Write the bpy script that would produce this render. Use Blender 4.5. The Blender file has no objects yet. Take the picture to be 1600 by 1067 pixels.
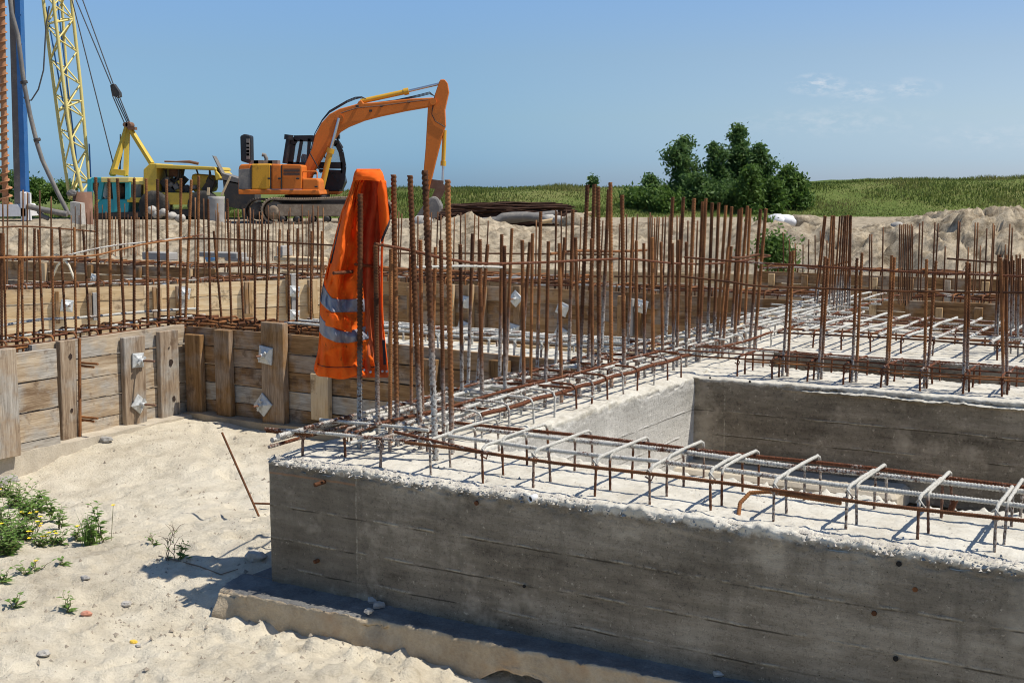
import bpy, math, random
import numpy as np
from mathutils import Vector, Matrix
R = math.radians
random.seed(7); rng = np.random.default_rng(7)
sc = bpy.context.scene
COL = sc.collection

# ------------------------------------------------------------------ camera, sky, sun
FPX, CAMH = 1950.0, 1.10
TILT = math.atan((533.5 - 292) / FPX)
cam = bpy.data.cameras.new("camera"); cam_o = bpy.data.objects.new("camera", cam); COL.objects.link(cam_o)
cam.sensor_width = 36; cam.lens = 36 * FPX / 1600; cam.clip_start = 0.1; cam.clip_end = 9000
cam_o.location = (0, 0, CAMH); cam_o.rotation_euler = (math.pi / 2 - TILT, 0, 0)
sc.camera = cam_o
SUN_EL, SUN_AZ = R(60), R(-8)          # azimuth measured from +X towards +Y
sun_dir = Vector((math.cos(SUN_EL) * math.cos(SUN_AZ), math.cos(SUN_EL) * math.sin(SUN_AZ), math.sin(SUN_EL)))
sl = bpy.data.lights.new("sun", 'SUN'); sl.energy = 4.7; sl.angle = R(0.5); sl.color = (1.0, 0.94, 0.84)
so = bpy.data.objects.new("sun", sl); COL.objects.link(so)
so.rotation_euler = (-sun_dir).to_track_quat('-Z', 'Y').to_euler(); so.location = (20, -5, 30)
world = bpy.data.worlds.new("World"); sc.world = world; world.use_nodes = True
wn, wl = world.node_tree.nodes, world.node_tree.links
bg = wn['Background']
sky = wn.new('ShaderNodeTexSky'); sky.sky_type = 'NISHITA'; sky.sun_disc = False
sky.sun_elevation = SUN_EL; sky.sun_rotation = math.pi / 2 - SUN_AZ
sky.altitude = 0; sky.air_density = 1.0; sky.dust_density = 0.25; sky.ozone_density = 3.0
bg.inputs['Strength'].default_value = 0.098
# faint wispy clouds: white where a stretched noise is high inside a few patches of sky
tc = wn.new('ShaderNodeTexCoord')
def sky_patch(px, py, rx, rz):
    a = (px - 800) / FPX; b = (533.5 - py) / FPX
    c, s = math.cos(TILT), math.sin(TILT)
    d = Vector((a, c + b * s, -s + b * c)).normalized()
    sub = wn.new('ShaderNodeVectorMath'); sub.operation = 'SUBTRACT'; sub.inputs[1].default_value = d
    wl.new(tc.outputs['Generated'], sub.inputs[0])
    mul = wn.new('ShaderNodeVectorMath'); mul.operation = 'MULTIPLY'; mul.inputs[1].default_value = (1 / rx, 1 / rx, 1 / rz)
    wl.new(sub.outputs[0], mul.inputs[0])
    ln = wn.new('ShaderNodeVectorMath'); ln.operation = 'LENGTH'; wl.new(mul.outputs[0], ln.inputs[0])
    mr = wn.new('ShaderNodeMapRange'); mr.inputs[1].default_value = 1; mr.inputs[2].default_value = 0.1
    wl.new(ln.outputs['Value'], mr.inputs[0]); return mr.outputs[0]
cmap = wn.new('ShaderNodeMapping'); cmap.inputs['Scale'].default_value = (30, 30, 70)
wl.new(tc.outputs['Generated'], cmap.inputs[0])
cn = wn.new('ShaderNodeTexNoise'); cn.inputs['Scale'].default_value = 3.0; cn.inputs['Detail'].default_value = 7; cn.inputs['Roughness'].default_value = .62
wl.new(cmap.outputs[0], cn.inputs['Vector'])
acc = None
for (px, py, rx, rz, k) in [(1278, 133, .026, .010, 1.0), (1345, 146, .03, .010, .55), (1425, 138, .024, .009, .7), (1300, 190, .09, .014, .28), (1545, 215, .07, .014, .22)]:
    p = sky_patch(px, py, rx, rz)
    m = wn.new('ShaderNodeMath'); m.operation = 'MULTIPLY'; m.inputs[1].default_value = k; wl.new(p, m.inputs[0])
    if acc is None: acc = m.outputs[0]
    else:
        ad = wn.new('ShaderNodeMath'); ad.operation = 'MAXIMUM'; wl.new(acc, ad.inputs[0]); wl.new(m.outputs[0], ad.inputs[1]); acc = ad.outputs[0]
nr = wn.new('ShaderNodeMapRange'); nr.inputs[1].default_value = .44; nr.inputs[2].default_value = .72; wl.new(cn.outputs['Fac'], nr.inputs[0])
cm = wn.new('ShaderNodeMath'); cm.operation = 'MULTIPLY'; wl.new(acc, cm.inputs[0]); wl.new(nr.outputs[0], cm.inputs[1])
cmix = wn.new('ShaderNodeMixRGB'); cmix.inputs['Color2'].default_value = (7.0, 7.2, 7.6, 1)
wl.new(cm.outputs[0], cmix.inputs['Fac']); 
sz = wn.new('ShaderNodeSeparateXYZ'); wl.new(tc.outputs['Generated'], sz.inputs[0])
sr = wn.new('ShaderNodeMapRange'); sr.inputs[1].default_value = 0; sr.inputs[2].default_value = .3; wl.new(sz.outputs['Z'], sr.inputs[0])
ramp = wn.new('ShaderNodeValToRGB'); els = ramp.color_ramp.elements
while len(els) < 6: els.new(.5)
for i_, (p_, c_) in enumerate([(0, (.385, .585, 1.03)), (.07, (.43, .64, 1.05)), (.18, (.585, .72, .94)), (.337, (.76, .82, .93)), (.47, (.86, .92, 1.05)), (1, (.96, 1.0, 1.05))]):
    els[i_].position = p_; els[i_].color = (*[q_ / 1.2 for q_ in c_], 1)
wl.new(sr.outputs[0], ramp.inputs[0])
tint = wn.new('ShaderNodeVectorMath'); tint.operation = 'MULTIPLY'; wl.new(sky.outputs[0], tint.inputs[0]); wl.new(ramp.outputs[0], tint.inputs[1])
tsc = wn.new('ShaderNodeVectorMath'); tsc.operation = 'SCALE'; tsc.inputs['Scale'].default_value = 1.2; wl.new(tint.outputs[0], tsc.inputs[0])
# the haze brightens towards the sun's side of the horizon
hx = wn.new('ShaderNodeMapRange'); hx.inputs[1].default_value = -.06; hx.inputs[2].default_value = .40; wl.new(sz.outputs['X'], hx.inputs[0])
hz = wn.new('ShaderNodeMapRange'); hz.inputs[1].default_value = .15; hz.inputs[2].default_value = .0; wl.new(sz.outputs['Z'], hz.inputs[0])
hm = wn.new('ShaderNodeMath'); hm.operation = 'MULTIPLY'; wl.new(hx.outputs[0], hm.inputs[0]); wl.new(hz.outputs[0], hm.inputs[1])
m1 = wn.new('ShaderNodeMixRGB'); m1.inputs['Color1'].default_value = (.85, .95, 1.01, 1); m1.inputs['Color2'].default_value = (1, 1, 1.01, 1); wl.new(hx.outputs[0], m1.inputs['Fac'])
m2 = wn.new('ShaderNodeMixRGB'); m2.inputs['Color2'].default_value = (1.62, 1.32, 1.18, 1); wl.new(hm.outputs[0], m2.inputs['Fac']); wl.new(m1.outputs[0], m2.inputs['Color1'])
m3 = wn.new('ShaderNodeVectorMath'); m3.operation = 'MULTIPLY'; wl.new(tsc.outputs[0], m3.inputs[0]); wl.new(m2.outputs[0], m3.inputs[1])
wl.new(m3.outputs[0], cmix.inputs['Color1']); wl.new(cmix.outputs[0], bg.inputs['Color'])
sc.view_settings.view_transform = 'Standard'; sc.view_settings.look = 'None'
sc.view_settings.exposure = 0.20; sc.view_settings.gamma = 1
sc.cycles.pixel_filter_type = 'BLACKMAN_HARRIS'; sc.cycles.filter_width = 1.05
sc.cycles.max_bounces = 6; sc.cycles.transparent_max_bounces = 8

# ------------------------------------------------------------------ pixel <-> place helpers
_c, _s = math.cos(TILT), math.sin(TILT)
def ray(px, py):
    a = (px - 800) / FPX; b = (533.5 - py) / FPX
    return (a, _c + b * _s, -_s + b * _c)
def at(px, py, z=0.0):
    d = ray(px, py); t = (z - CAMH) / d[2]; return Vector((d[0] * t, d[1] * t, z))
def atY(px, py, Y):
    d = ray(px, py); t = Y / d[1]; return Vector((d[0] * t, Y, CAMH + d[2] * t))
_O, _P = at(420, 714), at(1600, 884)
UX = (_P - _O).normalized(); VX = Vector((-UX.y, UX.x, 0)); ANG = math.atan2(UX.y, UX.x)
def W(u, v, z=0.0):
    q = _O + UX * u + VX * v; return Vector((q.x, q.y, z))
def uv_of(p):
    d = Vector((p[0], p[1], 0)) - _O; return d.dot(UX), d.dot(VX)
def uv(px, py, z=0.0): return uv_of(at(px, py, z))
def on_plane(px, py, kind, val):
    """point where the sight line meets the vertical plane u=val or v=val"""
    d = Vector(ray(px, py)); n = UX if kind == 'u' else VX
    base = W(val, 0) if kind == 'u' else W(0, val)
    t = base.dot(n) / d.dot(n); q = d * t; return Vector((q.x, q.y, CAMH + q.z))

# ------------------------------------------------------------------ numpy noise
def _h(ix, iy, iz, seed):
    n = (ix.astype(np.int64) * 374761393 + iy.astype(np.int64) * 668265263 + iz.astype(np.int64) * 2147483647 + seed * 974711) & 0x7fffffff
    n = ((n ^ (n >> 13)) * 1274126177) & 0x7fffffff
    return ((n ^ (n >> 16)) & 0xffff) / 65535.0
def vnoise(x, y, z=None, seed=0):
    x = np.asarray(x, float); y = np.asarray(y, float); z = np.zeros_like(x) if z is None else np.asarray(z, float)
    ix, iy, iz = np.floor(x), np.floor(y), np.floor(z); fx, fy, fz = x - ix, y - iy, z - iz
    fx, fy, fz = [f * f * (3 - 2 * f) for f in (fx, fy, fz)]
    r = 0
    for a in (0, 1):
        for b in (0, 1):
            for c in (0, 1):
                r = r + _h(ix + a, iy + b, iz + c, seed) * (fx if a else 1 - fx) * (fy if b else 1 - fy) * (fz if c else 1 - fz)
    return r
def fbm(x, y, z=None, oct=4, seed=0):
    x = np.asarray(x, float); y = np.asarray(y, float); z = np.zeros_like(x) if z is None else np.asarray(z, float)
    r, a, t = 0, 1.0, 0
    for i in range(oct):
        r = r + a * vnoise(x * 2 ** i, y * 2 ** i, z * 2 ** i, seed + i * 17); t += a; a *= .5
    return r / t - .5
def sst(a, b, x):
    t = np.clip((x - a) / (b - a), 0, 1); return t * t * (3 - 2 * t)

# ------------------------------------------------------------------ mesh helpers
class MB:
    def __init__(s): s.v = []; s.f = []; s.mi = []; s.m = 0; s.sm = []; s.smooth = False
    def add(s, vs, fs):
        o = len(s.v); s.v.extend([tuple(q) for q in vs]); s.f.extend([tuple(i + o for i in q) for q in fs])
        s.mi.extend([s.m] * len(fs)); s.sm.extend([s.smooth] * len(fs))
    def box(s, c, d, M=None, bev=0.0):
        x, y, z = d[0] / 2, d[1] / 2, d[2] / 2
        if bev > 0:
            b = min(bev, x * .49, y * .49, z * .49); vs = []; 
            prof = [(-x + b, -y), (x - b, -y), (x, -y + b), (x, y - b), (x - b, y), (-x + b, y), (-x, y - b), (-x, -y + b)]
            inn = [(px * (x - b) / x, py * (y - b) / y) for px, py in prof]
            rings = [(inn, -z), (prof, -z + b), (prof, z - b), (inn, z)]
            for pr, zz in rings: vs += [Vector((p[0], p[1], zz)) for p in pr]
            fs = [tuple(range(7, -1, -1)), tuple(range(24, 32))]
            for k in range(3):
                for i in range(8): fs.append((k * 8 + i, k * 8 + (i + 1) % 8, k * 8 + 8 + (i + 1) % 8, k * 8 + 8 + i))
        else:
            vs = [Vector((i, j, k)) for k in (-z, z) for j in (-y, y) for i in (-x, x)]
            fs = [(0, 2, 3, 1), (4, 5, 7, 6), (0, 1, 5, 4), (2, 6, 7, 3), (0, 4, 6, 2), (1, 3, 7, 5)]
        if M is not None: vs = [M @ q for q in vs]
        c = Vector(c); s.add([q + c for q in vs], fs); return s
    def tube(s, pts, r, n=8, cap=True):
        pts = [Vector(p) for p in pts]; rs = r if isinstance(r, (list, tuple)) else [r] * len(pts)
        t0 = (pts[1] - pts[0]).normalized(); a = Vector((0, 0, 1)) if abs(t0.z) < .9 else Vector((1, 0, 0))
        nrm = t0.cross(a).normalized(); vs = []; N = len(pts)
        for i, p in enumerate(pts):
            t = ((pts[min(i + 1, N - 1)] - p).normalized() + (p - pts[max(i - 1, 0)]).normalized())
            t = t.normalized() if t.length > 1e-6 else t0
            nrm = (nrm - t * nrm.dot(t)); nrm = nrm.normalized() if nrm.length > 1e-6 else t.orthogonal().normalized()
            bn = t.cross(nrm)
            for k in range(n):
                an = 2 * math.pi * k / n; vs.append(p + (nrm * math.cos(an) + bn * math.sin(an)) * rs[i])
        fs = [(i * n + k, i * n + (k + 1) % n, (i + 1) * n + (k + 1) % n, (i + 1) * n + k) for i in range(N - 1) for k in range(n)]
        sm = s.smooth; s.smooth = True; s.add(vs, fs); s.smooth = sm
        if cap: s.add([vs[k] for k in range(n)], [tuple(range(n - 1, -1, -1))]); s.add([vs[(N - 1) * n + k] for k in range(n)], [tuple(range(n))])
        return s
    def bar(s, a, b, w, h=None, up=None):
        """square bar from a to b"""
        a, b = Vector(a), Vector(b); h = h or w; t = (b - a).normalized(); up = Vector(up) if up else (Vector((0, 0, 1)) if abs(t.z) < .95 else Vector((0, 1, 0)))
        x = t.cross(up).normalized(); y = x.cross(t)
        vs = [p + x * i * w / 2 + y * j * h / 2 for p in (a, b) for i, j in ((-1, -1), (1, -1), (1, 1), (-1, 1))]
        s.add(vs, [(3, 2, 1, 0), (4, 5, 6, 7), (0, 1, 5, 4), (1, 2, 6, 5), (2, 3, 7, 6), (3, 0, 4, 7)]); return s
    def prism(s, outl, off):
        """outline (list of 3D points) extruded by the vector off"""
        off = Vector(off); n = len(outl); o = [Vector(p) for p in outl]
        vs = o + [p + off for p in o]
        s.add(vs, [tuple(range(n)), tuple(range(2 * n - 1, n - 1, -1))] + [(i, n + i, n + (i + 1) % n, (i + 1) % n) for i in range(n)]); return s
    def lathe(s, prof, M=None, n=16):
        vs = [Vector((r * math.cos(2 * math.pi * k / n), r * math.sin(2 * math.pi * k / n), z)) for r, z in prof for k in range(n)]
        if M is not None: vs = [M @ q for q in vs]
        L = len(prof); sm = s.smooth; s.smooth = True
        s.add(vs, [(i * n + k, i * n + (k + 1) % n, (i + 1) * n + (k + 1) % n, (i + 1) * n + k) for i in range(L - 1) for k in range(n)])
        s.smooth = sm; s.add(vs[:n], [tuple(range(n - 1, -1, -1))]); s.add(vs[-n:], [tuple(range(n))]); return s
    def blob(s, c, r, seed=0, n=10, rough=.35):
        """lumpy stone"""
        c = Vector(c); r = Vector(r) if hasattr(r, '__len__') else Vector((r, r, r)); vs = []; m = n // 2
        for i in range(m + 1):
            for k in range(n):
                th = math.pi * i / m; ph = 2 * math.pi * k / n
                d = Vector((math.sin(th) * math.cos(ph), math.sin(th) * math.sin(ph), math.cos(th)))
                q = 1 + rough * 2 * float(fbm(d.x * 1.7 + seed, d.y * 1.7, d.z * 1.7, 3, seed))
                vs.append(c + Vector((d.x * r.x, d.y * r.y, d.z * r.z)) * q)
        fs = [(i * n + k, (i + 1) * n + k, (i + 1) * n + (k + 1) % n, i * n + (k + 1) % n) for i in range(m) for k in range(n)]
        s.add(vs, fs); return s
    def mesh(s, name, mats):
        me = bpy.data.meshes.new(name); me.from_pydata(s.v, [], s.f)
        for m in (mats if isinstance(mats, (list, tuple)) else [mats]): me.materials.append(m)
        if any(s.mi): me.polygons.foreach_set('material_index', s.mi)
        if any(s.sm): me.polygons.foreach_set('use_smooth', s.sm)
        me.update(); return me
    def build(s, name, mats, parent=None):
        return link(name, s.mesh(name, mats), parent)
def link(name, data, parent=None):
    o = bpy.data.objects.new(name, data); COL.objects.link(o)
    if parent is not None: o.parent = parent
    return o
def np_mesh(name, V, F, mat, smooth=True):
    """V (n,3), F (m,k) arrays"""
    me = bpy.data.meshes.new(name); V = np.ascontiguousarray(V, dtype=np.float32); F = np.ascontiguousarray(F, dtype=np.int32); k = F.shape[1]
    me.vertices.add(len(V)); me.vertices.foreach_set('co', V.ravel())
    me.loops.add(F.size); me.loops.foreach_set('vertex_index', F.ravel())
    me.polygons.add(len(F)); me.polygons.foreach_set('loop_start', np.arange(0, F.size, k, dtype=np.int32)); me.polygons.foreach_set('loop_total', np.full(len(F), k, dtype=np.int32))
    if smooth: me.polygons.foreach_set('use_smooth', np.ones(len(F), bool))
    me.update(calc_edges=True)
    for m in (mat if isinstance(mat, (list, tuple)) else [mat]): me.materials.append(m)
    return me
def grid_faces(nr, nc):
    i, j = np.meshgrid(np.arange(nr - 1), np.arange(nc - 1), indexing='ij'); a = (i * nc + j).ravel()
    return np.stack([a, a + 1, a + nc + 1, a + nc], 1)
def tag(o, label=None, cat=None, group=None, kind=None):
    if label: o['label'] = label
    if cat: o['category'] = cat
    if group: o['group'] = group
    if kind: o['kind'] = kind
    return o
def thing(name, label, cat, loc=(0, 0, 0), rz=0.0, group=None):
    o = bpy.data.objects.new(name, None); COL.objects.link(o); o.empty_display_size = .1
    o.location = loc; o.rotation_euler = (0, 0, rz); return tag(o, label, cat, group)
_ORD = "first second third fourth fifth sixth seventh eighth ninth tenth eleventh twelfth thirteenth fourteenth fifteenth sixteenth seventeenth eighteenth nineteenth".split()
def ordn(i):
    if i < 19: return _ORD[i]
    tens = {2: ('twentieth', 'twenty'), 3: ('thirtieth', 'thirty'), 4: ('fortieth', 'forty'), 5: ('fiftieth', 'fifty'), 6: ('sixtieth', 'sixty'), 7: ('seventieth', 'seventy')}
    t, r = divmod(i + 1, 10); return tens[t][0] if r == 0 else tens[t][1] + '-' + _ORD[r - 1]

# ------------------------------------------------------------------ materials
class NT:
    def __init__(s, name):
        s.m = bpy.data.materials.new(name); s.m.use_nodes = True; s.n = s.m.node_tree.nodes; s.l = s.m.node_tree.links; s.p = s.n['Principled BSDF']
    def new(s, t, **k):
        q = s.n.new(t)
        for a, b in k.items(): setattr(q, a, b)
        return q
    def coord(s, kind='Object', scale=(1, 1, 1)):
        if kind == 'World': o = s.new('ShaderNodeNewGeometry').outputs['Position']
        else: o = s.new('ShaderNodeTexCoord').outputs[kind]
        if scale == (1, 1, 1): return o
        mp = s.new('ShaderNodeMapping'); mp.inputs['Scale'].default_value = scale; s.l.new(o, mp.inputs[0]); return mp.outputs[0]
    def noise(s, vec, sc_, det=5, rough=.6):
        q = s.new('ShaderNodeTexNoise'); q.inputs['Scale'].default_value = sc_; q.inputs['Detail'].default_value = det; q.inputs['Roughness'].default_value = rough
        s.l.new(vec, q.inputs['Vector']); return q.outputs['Fac']
    def ramp(s, fac, stops):
        q = s.new('ShaderNodeValToRGB'); e = q.color_ramp.elements
        while len(e) < len(stops): e.new(.5)
        for i, (p, c) in enumerate(stops): e[i].position = p; e[i].color = (*c, 1)
        s.l.new(fac, q.inputs[0]); return q.outputs[0]
    def rng(s, fac, a, b, c=0., d=1.):
        q = s.new('ShaderNodeMapRange'); 
        for i, x in enumerate((a, b, c, d)): q.inputs[i + 1].default_value = x
        s.l.new(fac, q.inputs[0]); return q.outputs[0]
    def math(s, op, a, b=None):
        q = s.new('ShaderNodeMath', operation=op)
        for i, x in enumerate((a, b)):
            if x is None: continue
            if isinstance(x, (int, float)): q.inputs[i].default_value = x
            else: s.l.new(x, q.inputs[i])
        return q.outputs[0]
    def mix(s, fac, a, b, mode='MIX'):
        q = s.new('ShaderNodeMixRGB', blend_type=mode)
        for i, x in enumerate((fac, a, b)):
            if isinstance(x, (int, float)): q.inputs[i].default_value = x
            elif isinstance(x, tuple): q.inputs[i].default_value = (*x, 1)
            else: s.l.new(x, q.inputs[i])
        return q.outputs[0]
    def z(s, vec):
        q = s.new('ShaderNodeSeparateXYZ'); s.l.new(vec, q.inputs[0]); return q.outputs
    def bump(s, h, strength=.5, dist=.01, prev=None):
        q = s.new('ShaderNodeBump'); q.inputs['Strength'].default_value = strength; q.inputs['Distance'].default_value = dist
        s.l.new(h, q.inputs['Height'])
        if prev is not None: s.l.new(prev, q.inputs['Normal'])
        return q.outputs[0]
    def out(s, col=None, rough=.8, metal=0., nrm=None, spec=None):
        if col is not None:
            if isinstance(col, tuple): s.p.inputs['Base Color'].default_value = (*col, 1)
            else: s.l.new(col, s.p.inputs['Base Color'])
        if isinstance(rough, (int, float)): s.p.inputs['Roughness'].default_value = rough
        else: s.l.new(rough, s.p.inputs['Roughness'])
        s.p.inputs['Metallic'].default_value = metal
        if spec is not None: s.p.inputs['Specular IOR Level'].default_value = spec
        if nrm is not None: s.l.new(nrm, s.p.inputs['Normal'])
        return s.m

def mat_rust(name, lo=(.05, .02, .009), mid=(.165, .066, .025), hi=(.37, .16, .055), cement=None):
    t = NT(name); P = t.coord('World'); n1 = t.noise(P, 9, 4, .6); n2 = t.noise(P, 70, 3, .7)
    oi = t.new('ShaderNodeObjectInfo')
    f = t.math('ADD', t.math('MULTIPLY', n1, .55), t.math('MULTIPLY', n2, .3))
    f = t.math('ADD', f, t.rng(oi.outputs['Random'], 0, 1, -.06, .2))
    col = t.ramp(f, [(.3, lo), (.5, mid), (.72, hi)])
    if cement is not None:
        z0, z1, amt = cement
        zz = t.z(P)[2]; zn = t.math('ADD', zz, t.math('MULTIPLY', t.math('SUBTRACT', n1, .5), .35))
        rnd = t.rng(oi.outputs['Random'], 0, 1, -.12, .12)
        m = t.rng(t.math('ADD', zn, rnd), z1, z0)
        spl = t.rng(n2, .36, .5); m2 = t.math('MULTIPLY', t.math('MULTIPLY', m, spl), amt)
        cem = t.ramp(n2, [(.3, (.27, .26, .24)), (.7, (.55, .54, .5))])
        col = t.mix(m2, col, cem)
    return t.out(col, .85, 0., t.bump(n2, .5, .002), spec=.25)
M_RUST = mat_rust('rusty_steel')
M_RUSTC = mat_rust('rusty_steel_with_cement_foot', cement=(.06, .30, .85))
M_RUSTW = mat_rust('rusty_steel_whitened_below', cement=(.16, .5, .95))
M_RUSTF = mat_rust('rusty_steel_far', lo=(.055, .026, .014), mid=(.135, .062, .028), hi=(.26, .13, .06))
def mat_cement_bar(name, amount):
    t = NT(name); P = t.coord('World'); n1 = t.noise(P, 5, 4, .6); n2 = t.noise(P, 110, 3, .7)
    rust = t.ramp(n2, [(.3, (.05, .02, .012)), (.7, (.19, .07, .032))])
    cem = t.ramp(n2, [(.25, (.30, .29, .265)), (.7, (.60, .585, .53))])
    oi = t.new('ShaderNodeObjectInfo')
    f = t.math('ADD', t.math('ADD', t.math('MULTIPLY', n1, .7), t.math('MULTIPLY', n2, .35)), t.rng(oi.outputs['Random'], 0, 1, -.05, .05))
    m = t.rng(f, amount, amount + .1)
    return t.out(t.mix(m, rust, cem), .9, 0., t.bump(n2, .6, .003), spec=.2)
M_CEMBAR = mat_cement_bar('cement_coated_steel', .40)
M_CEMHALF = mat_cement_bar('half_coated_steel', .52)
M_CEMLOW = mat_cement_bar('lightly_coated_steel', .62)

def mat_concrete(name, ca, cb, cc):
    t = NT(name); P = t.coord('Object'); X = t.z(P)
    st = t.coord('Object', (1.4, 1.4, 8)); grain = t.noise(st, 3.6, 7, .7)
    blot = t.noise(P, 2.3, 6, .62); fine = t.noise(P, 60, 4, .7); fine2 = t.noise(P, 180, 3, .7)
    bd = t.noise(t.coord('Object', (.55, .55, 6.6)), 1.0, 2, .4); f = t.math('ADD', t.math('ADD', t.math('MULTIPLY', grain, .32), t.math('MULTIPLY', blot, .40)), t.math('MULTIPLY', bd, .28))
    face = t.ramp(f, [(.36, ca), (.5, cb), (.63, cc)])
    face = t.mix(t.rng(fine, .35, .7, 0, .35), face, tuple(x * .6 for x in cb)); face = t.mix(t.rng(t.noise(P, 38, 5, .75), .60, .70, 0, .6), face, tuple(x * 1.45 for x in cc)); vp = t.new('ShaderNodeTexVoronoi'); vp.inputs['Scale'].default_value = 46; t.l.new(P, vp.inputs['Vector']); face = t.mix(t.math('MULTIPLY', t.rng(vp.outputs['Distance'], .10, .06), t.rng(t.noise(P, 6, 3), .5, .56)), face, tuple(x * .25 for x in ca))
    face = t.mix(1.0, face, t.ramp(t.math('ADD', t.math('MULTIPLY', fine, .6), t.math('MULTIPLY', fine2, .4)), [(.36, (.50, .50, .50)), (.5, (.95, .95, .95)), (.64, (1.0, 1.0, 1.0))]), 'MULTIPLY')
    # shutter panels differ in tone; a narrow joint between them, and seams left by the boards
    xw = t.math('ADD', X[0], t.math('MULTIPLY', t.math('SUBTRACT', t.noise(P, 9, 3), .5), .012))
    face = t.mix(t.rng(xw, .45, .443, 0, .42), face, tuple(x * .42 for x in cb))
    stain = t.noise(t.coord('Object', (5, 5, .8)), 2.4, 5, .65); face = t.mix(t.rng(stain, .54, .70, 0, .45), face, tuple(x * .45 for x in cb))
    rb = t.noise(P, 1.7, 5, .7); face = t.mix(t.rng(rb, .55, .68, 0, .55), face, tuple(x * 1.22 for x in cc))
    w = t.math('ADD', X[2], t.math('MULTIPLY', t.math('SUBTRACT', t.noise(P, 2.6, 4), .5), .022))
    seam = sdark = None
    for z0 in (-.195, -.335, -.455):
        d = t.math('ABSOLUTE', t.math('SUBTRACT', w, z0)); k = t.rng(t.math('ADD', d, t.math('MULTIPLY', t.math('SUBTRACT', fine, .5), .008)), .0070, .0015); k2 = t.rng(t.math('ABSOLUTE', t.math('SUBTRACT', w, z0 - .006)), .0042, .0012)
        seam = k if seam is None else t.math('MAXIMUM', seam, k); sdark = k2 if sdark is None else t.math('MAXIMUM', sdark, k2)
    jo = t.rng(t.math('ABSOLUTE', t.math('SUBTRACT', xw, .447)), .006, .001); jo = t.math('MAXIMUM', jo, t.math('MULTIPLY', t.rng(X[1], 1.5, 1.6), t.rng(t.math('ABSOLUTE', t.math('SUBTRACT', xw, .83)), .006, .002)))
    brk = t.rng(t.noise(P, 5.5, 5, .7), .46, .58); seam = t.math('MULTIPLY', seam, brk); sdark = t.math('MULTIPLY', sdark, t.rng(t.noise(P, 4.3, 4), .47, .56))
    face = t.mix(t.math('MULTIPLY', t.math('MAXIMUM', seam, t.math('MULTIPLY', jo, t.rng(t.noise(P, 14, 4, .7), .42, .62))), t.rng(fine, .35, .62, .05, .5)), face, tuple(min(.7, x * 1.5) for x in cc))
    face = t.mix(t.math('MULTIPLY', sdark, .8), face, tuple(x * .4 for x in ca))
    rl = t.math('MULTIPLY', t.rng(t.math('ABSOLUTE', t.math('SUBTRACT', w, -.062)), .006, .002), t.rng(xw, .45, .44)); face = t.mix(t.math('MULTIPLY', rl, .6), face, (.34, .17, .08))
    top = t.ramp(t.math('ADD', t.math('MULTIPLY', t.noise(P, 7, 6, .7), .6), t.math('MULTIPLY', fine, .4)), [(.3, (.34, .315, .26)), (.46, (.55, .52, .445)), (.72, (.66, .635, .56))])
    vq = t.new('ShaderNodeTexVoronoi'); vq.inputs['Scale'].default_value = 85; t.l.new(P, vq.inputs['Vector']); top = t.mix(t.math('MULTIPLY', t.rng(vq.outputs['Distance'], .26, .12), t.rng(t.noise(P, 9, 4, .7), .48, .62)), top, (.30, .275, .23)); top = t.mix(t.rng(t.noise(P, 3.4, 6, .7), .48, .64, 0, .75), top, (.40, .365, .295))
    zz = t.math('ADD', X[2], t.math('MULTIPLY', t.math('SUBTRACT', t.noise(P, 16, 5, .7), .5), .075))
    m = t.rng(zz, -.030, -.014)
    g = t.new('ShaderNodeNewGeometry'); nz = t.z(g.outputs['Normal'])[2]
    gs = t.math('MULTIPLY', t.rng(nz, .55, .8), t.rng(X[2], -.1, -.06))
    m = t.math('MAXIMUM', m, gs)
    col = t.mix(m, face, top)
    h = t.math('ADD', t.math('MULTIPLY', fine, .5), t.math('MULTIPLY', fine2, .35)); h = t.math('ADD', h, t.math('MULTIPLY', grain, .8)); h = t.math('ADD', h, t.math('MULTIPLY', seam, .8))
    return t.out(col, .93, 0., t.bump(h, .8, .007), spec=.2)
M_CONC = mat_concrete('board_marked_concrete', (.082, .067, .048), (.260, .219, .162), (.49, .425, .325))
M_CONCB = mat_concrete('cement_washed_concrete', (.36, .345, .31), (.52, .50, .455), (.64, .62, .57))
def mat_plain_conc(name, a, b, sc_=5, tint=None):
    t = NT(name); P = t.coord('Object'); n = t.noise(P, sc_, 7, .68); f2 = t.noise(P, 90, 3, .7)
    col = t.ramp(t.math('ADD', t.math('MULTIPLY', n, .7), t.math('MULTIPLY', f2, .3)), [(.33, a), (.68, b)])
    if tint: col = t.mix(t.rng(t.noise(P, 2.6, 4), .52, .68, 0, .7), col, tint)
    return t.out(col, .95, 0., t.bump(t.math('ADD', n, f2), .5, .008), spec=.15)
def mat_foot():
    t = NT('footing_concrete'); P = t.coord('Object'); n = t.noise(P, 6, 7, .7); f2 = t.noise(P, 90, 3, .7); z = t.z(P)[2]
    f = t.math('ADD', t.math('MULTIPLY', n, .7), t.math('MULTIPLY', f2, .3))
    side = t.ramp(f, [(.33, (.34, .255, .16)), (.66, (.56, .46, .32))]); side = t.mix(t.rng(t.noise(P, 3.1, 4), .54, .66, 0, .6), side, (.40, .24, .12))
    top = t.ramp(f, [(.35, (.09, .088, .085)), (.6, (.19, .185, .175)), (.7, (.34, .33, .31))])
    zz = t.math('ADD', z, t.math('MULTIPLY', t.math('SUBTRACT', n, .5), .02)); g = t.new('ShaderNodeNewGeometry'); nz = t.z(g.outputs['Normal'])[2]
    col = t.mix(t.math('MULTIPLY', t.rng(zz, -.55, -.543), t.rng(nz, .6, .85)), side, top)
    return t.out(col, .95, 0., t.bump(t.math('ADD', n, f2), .6, .008), spec=.15)
M_FOOT = mat_foot()
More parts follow.
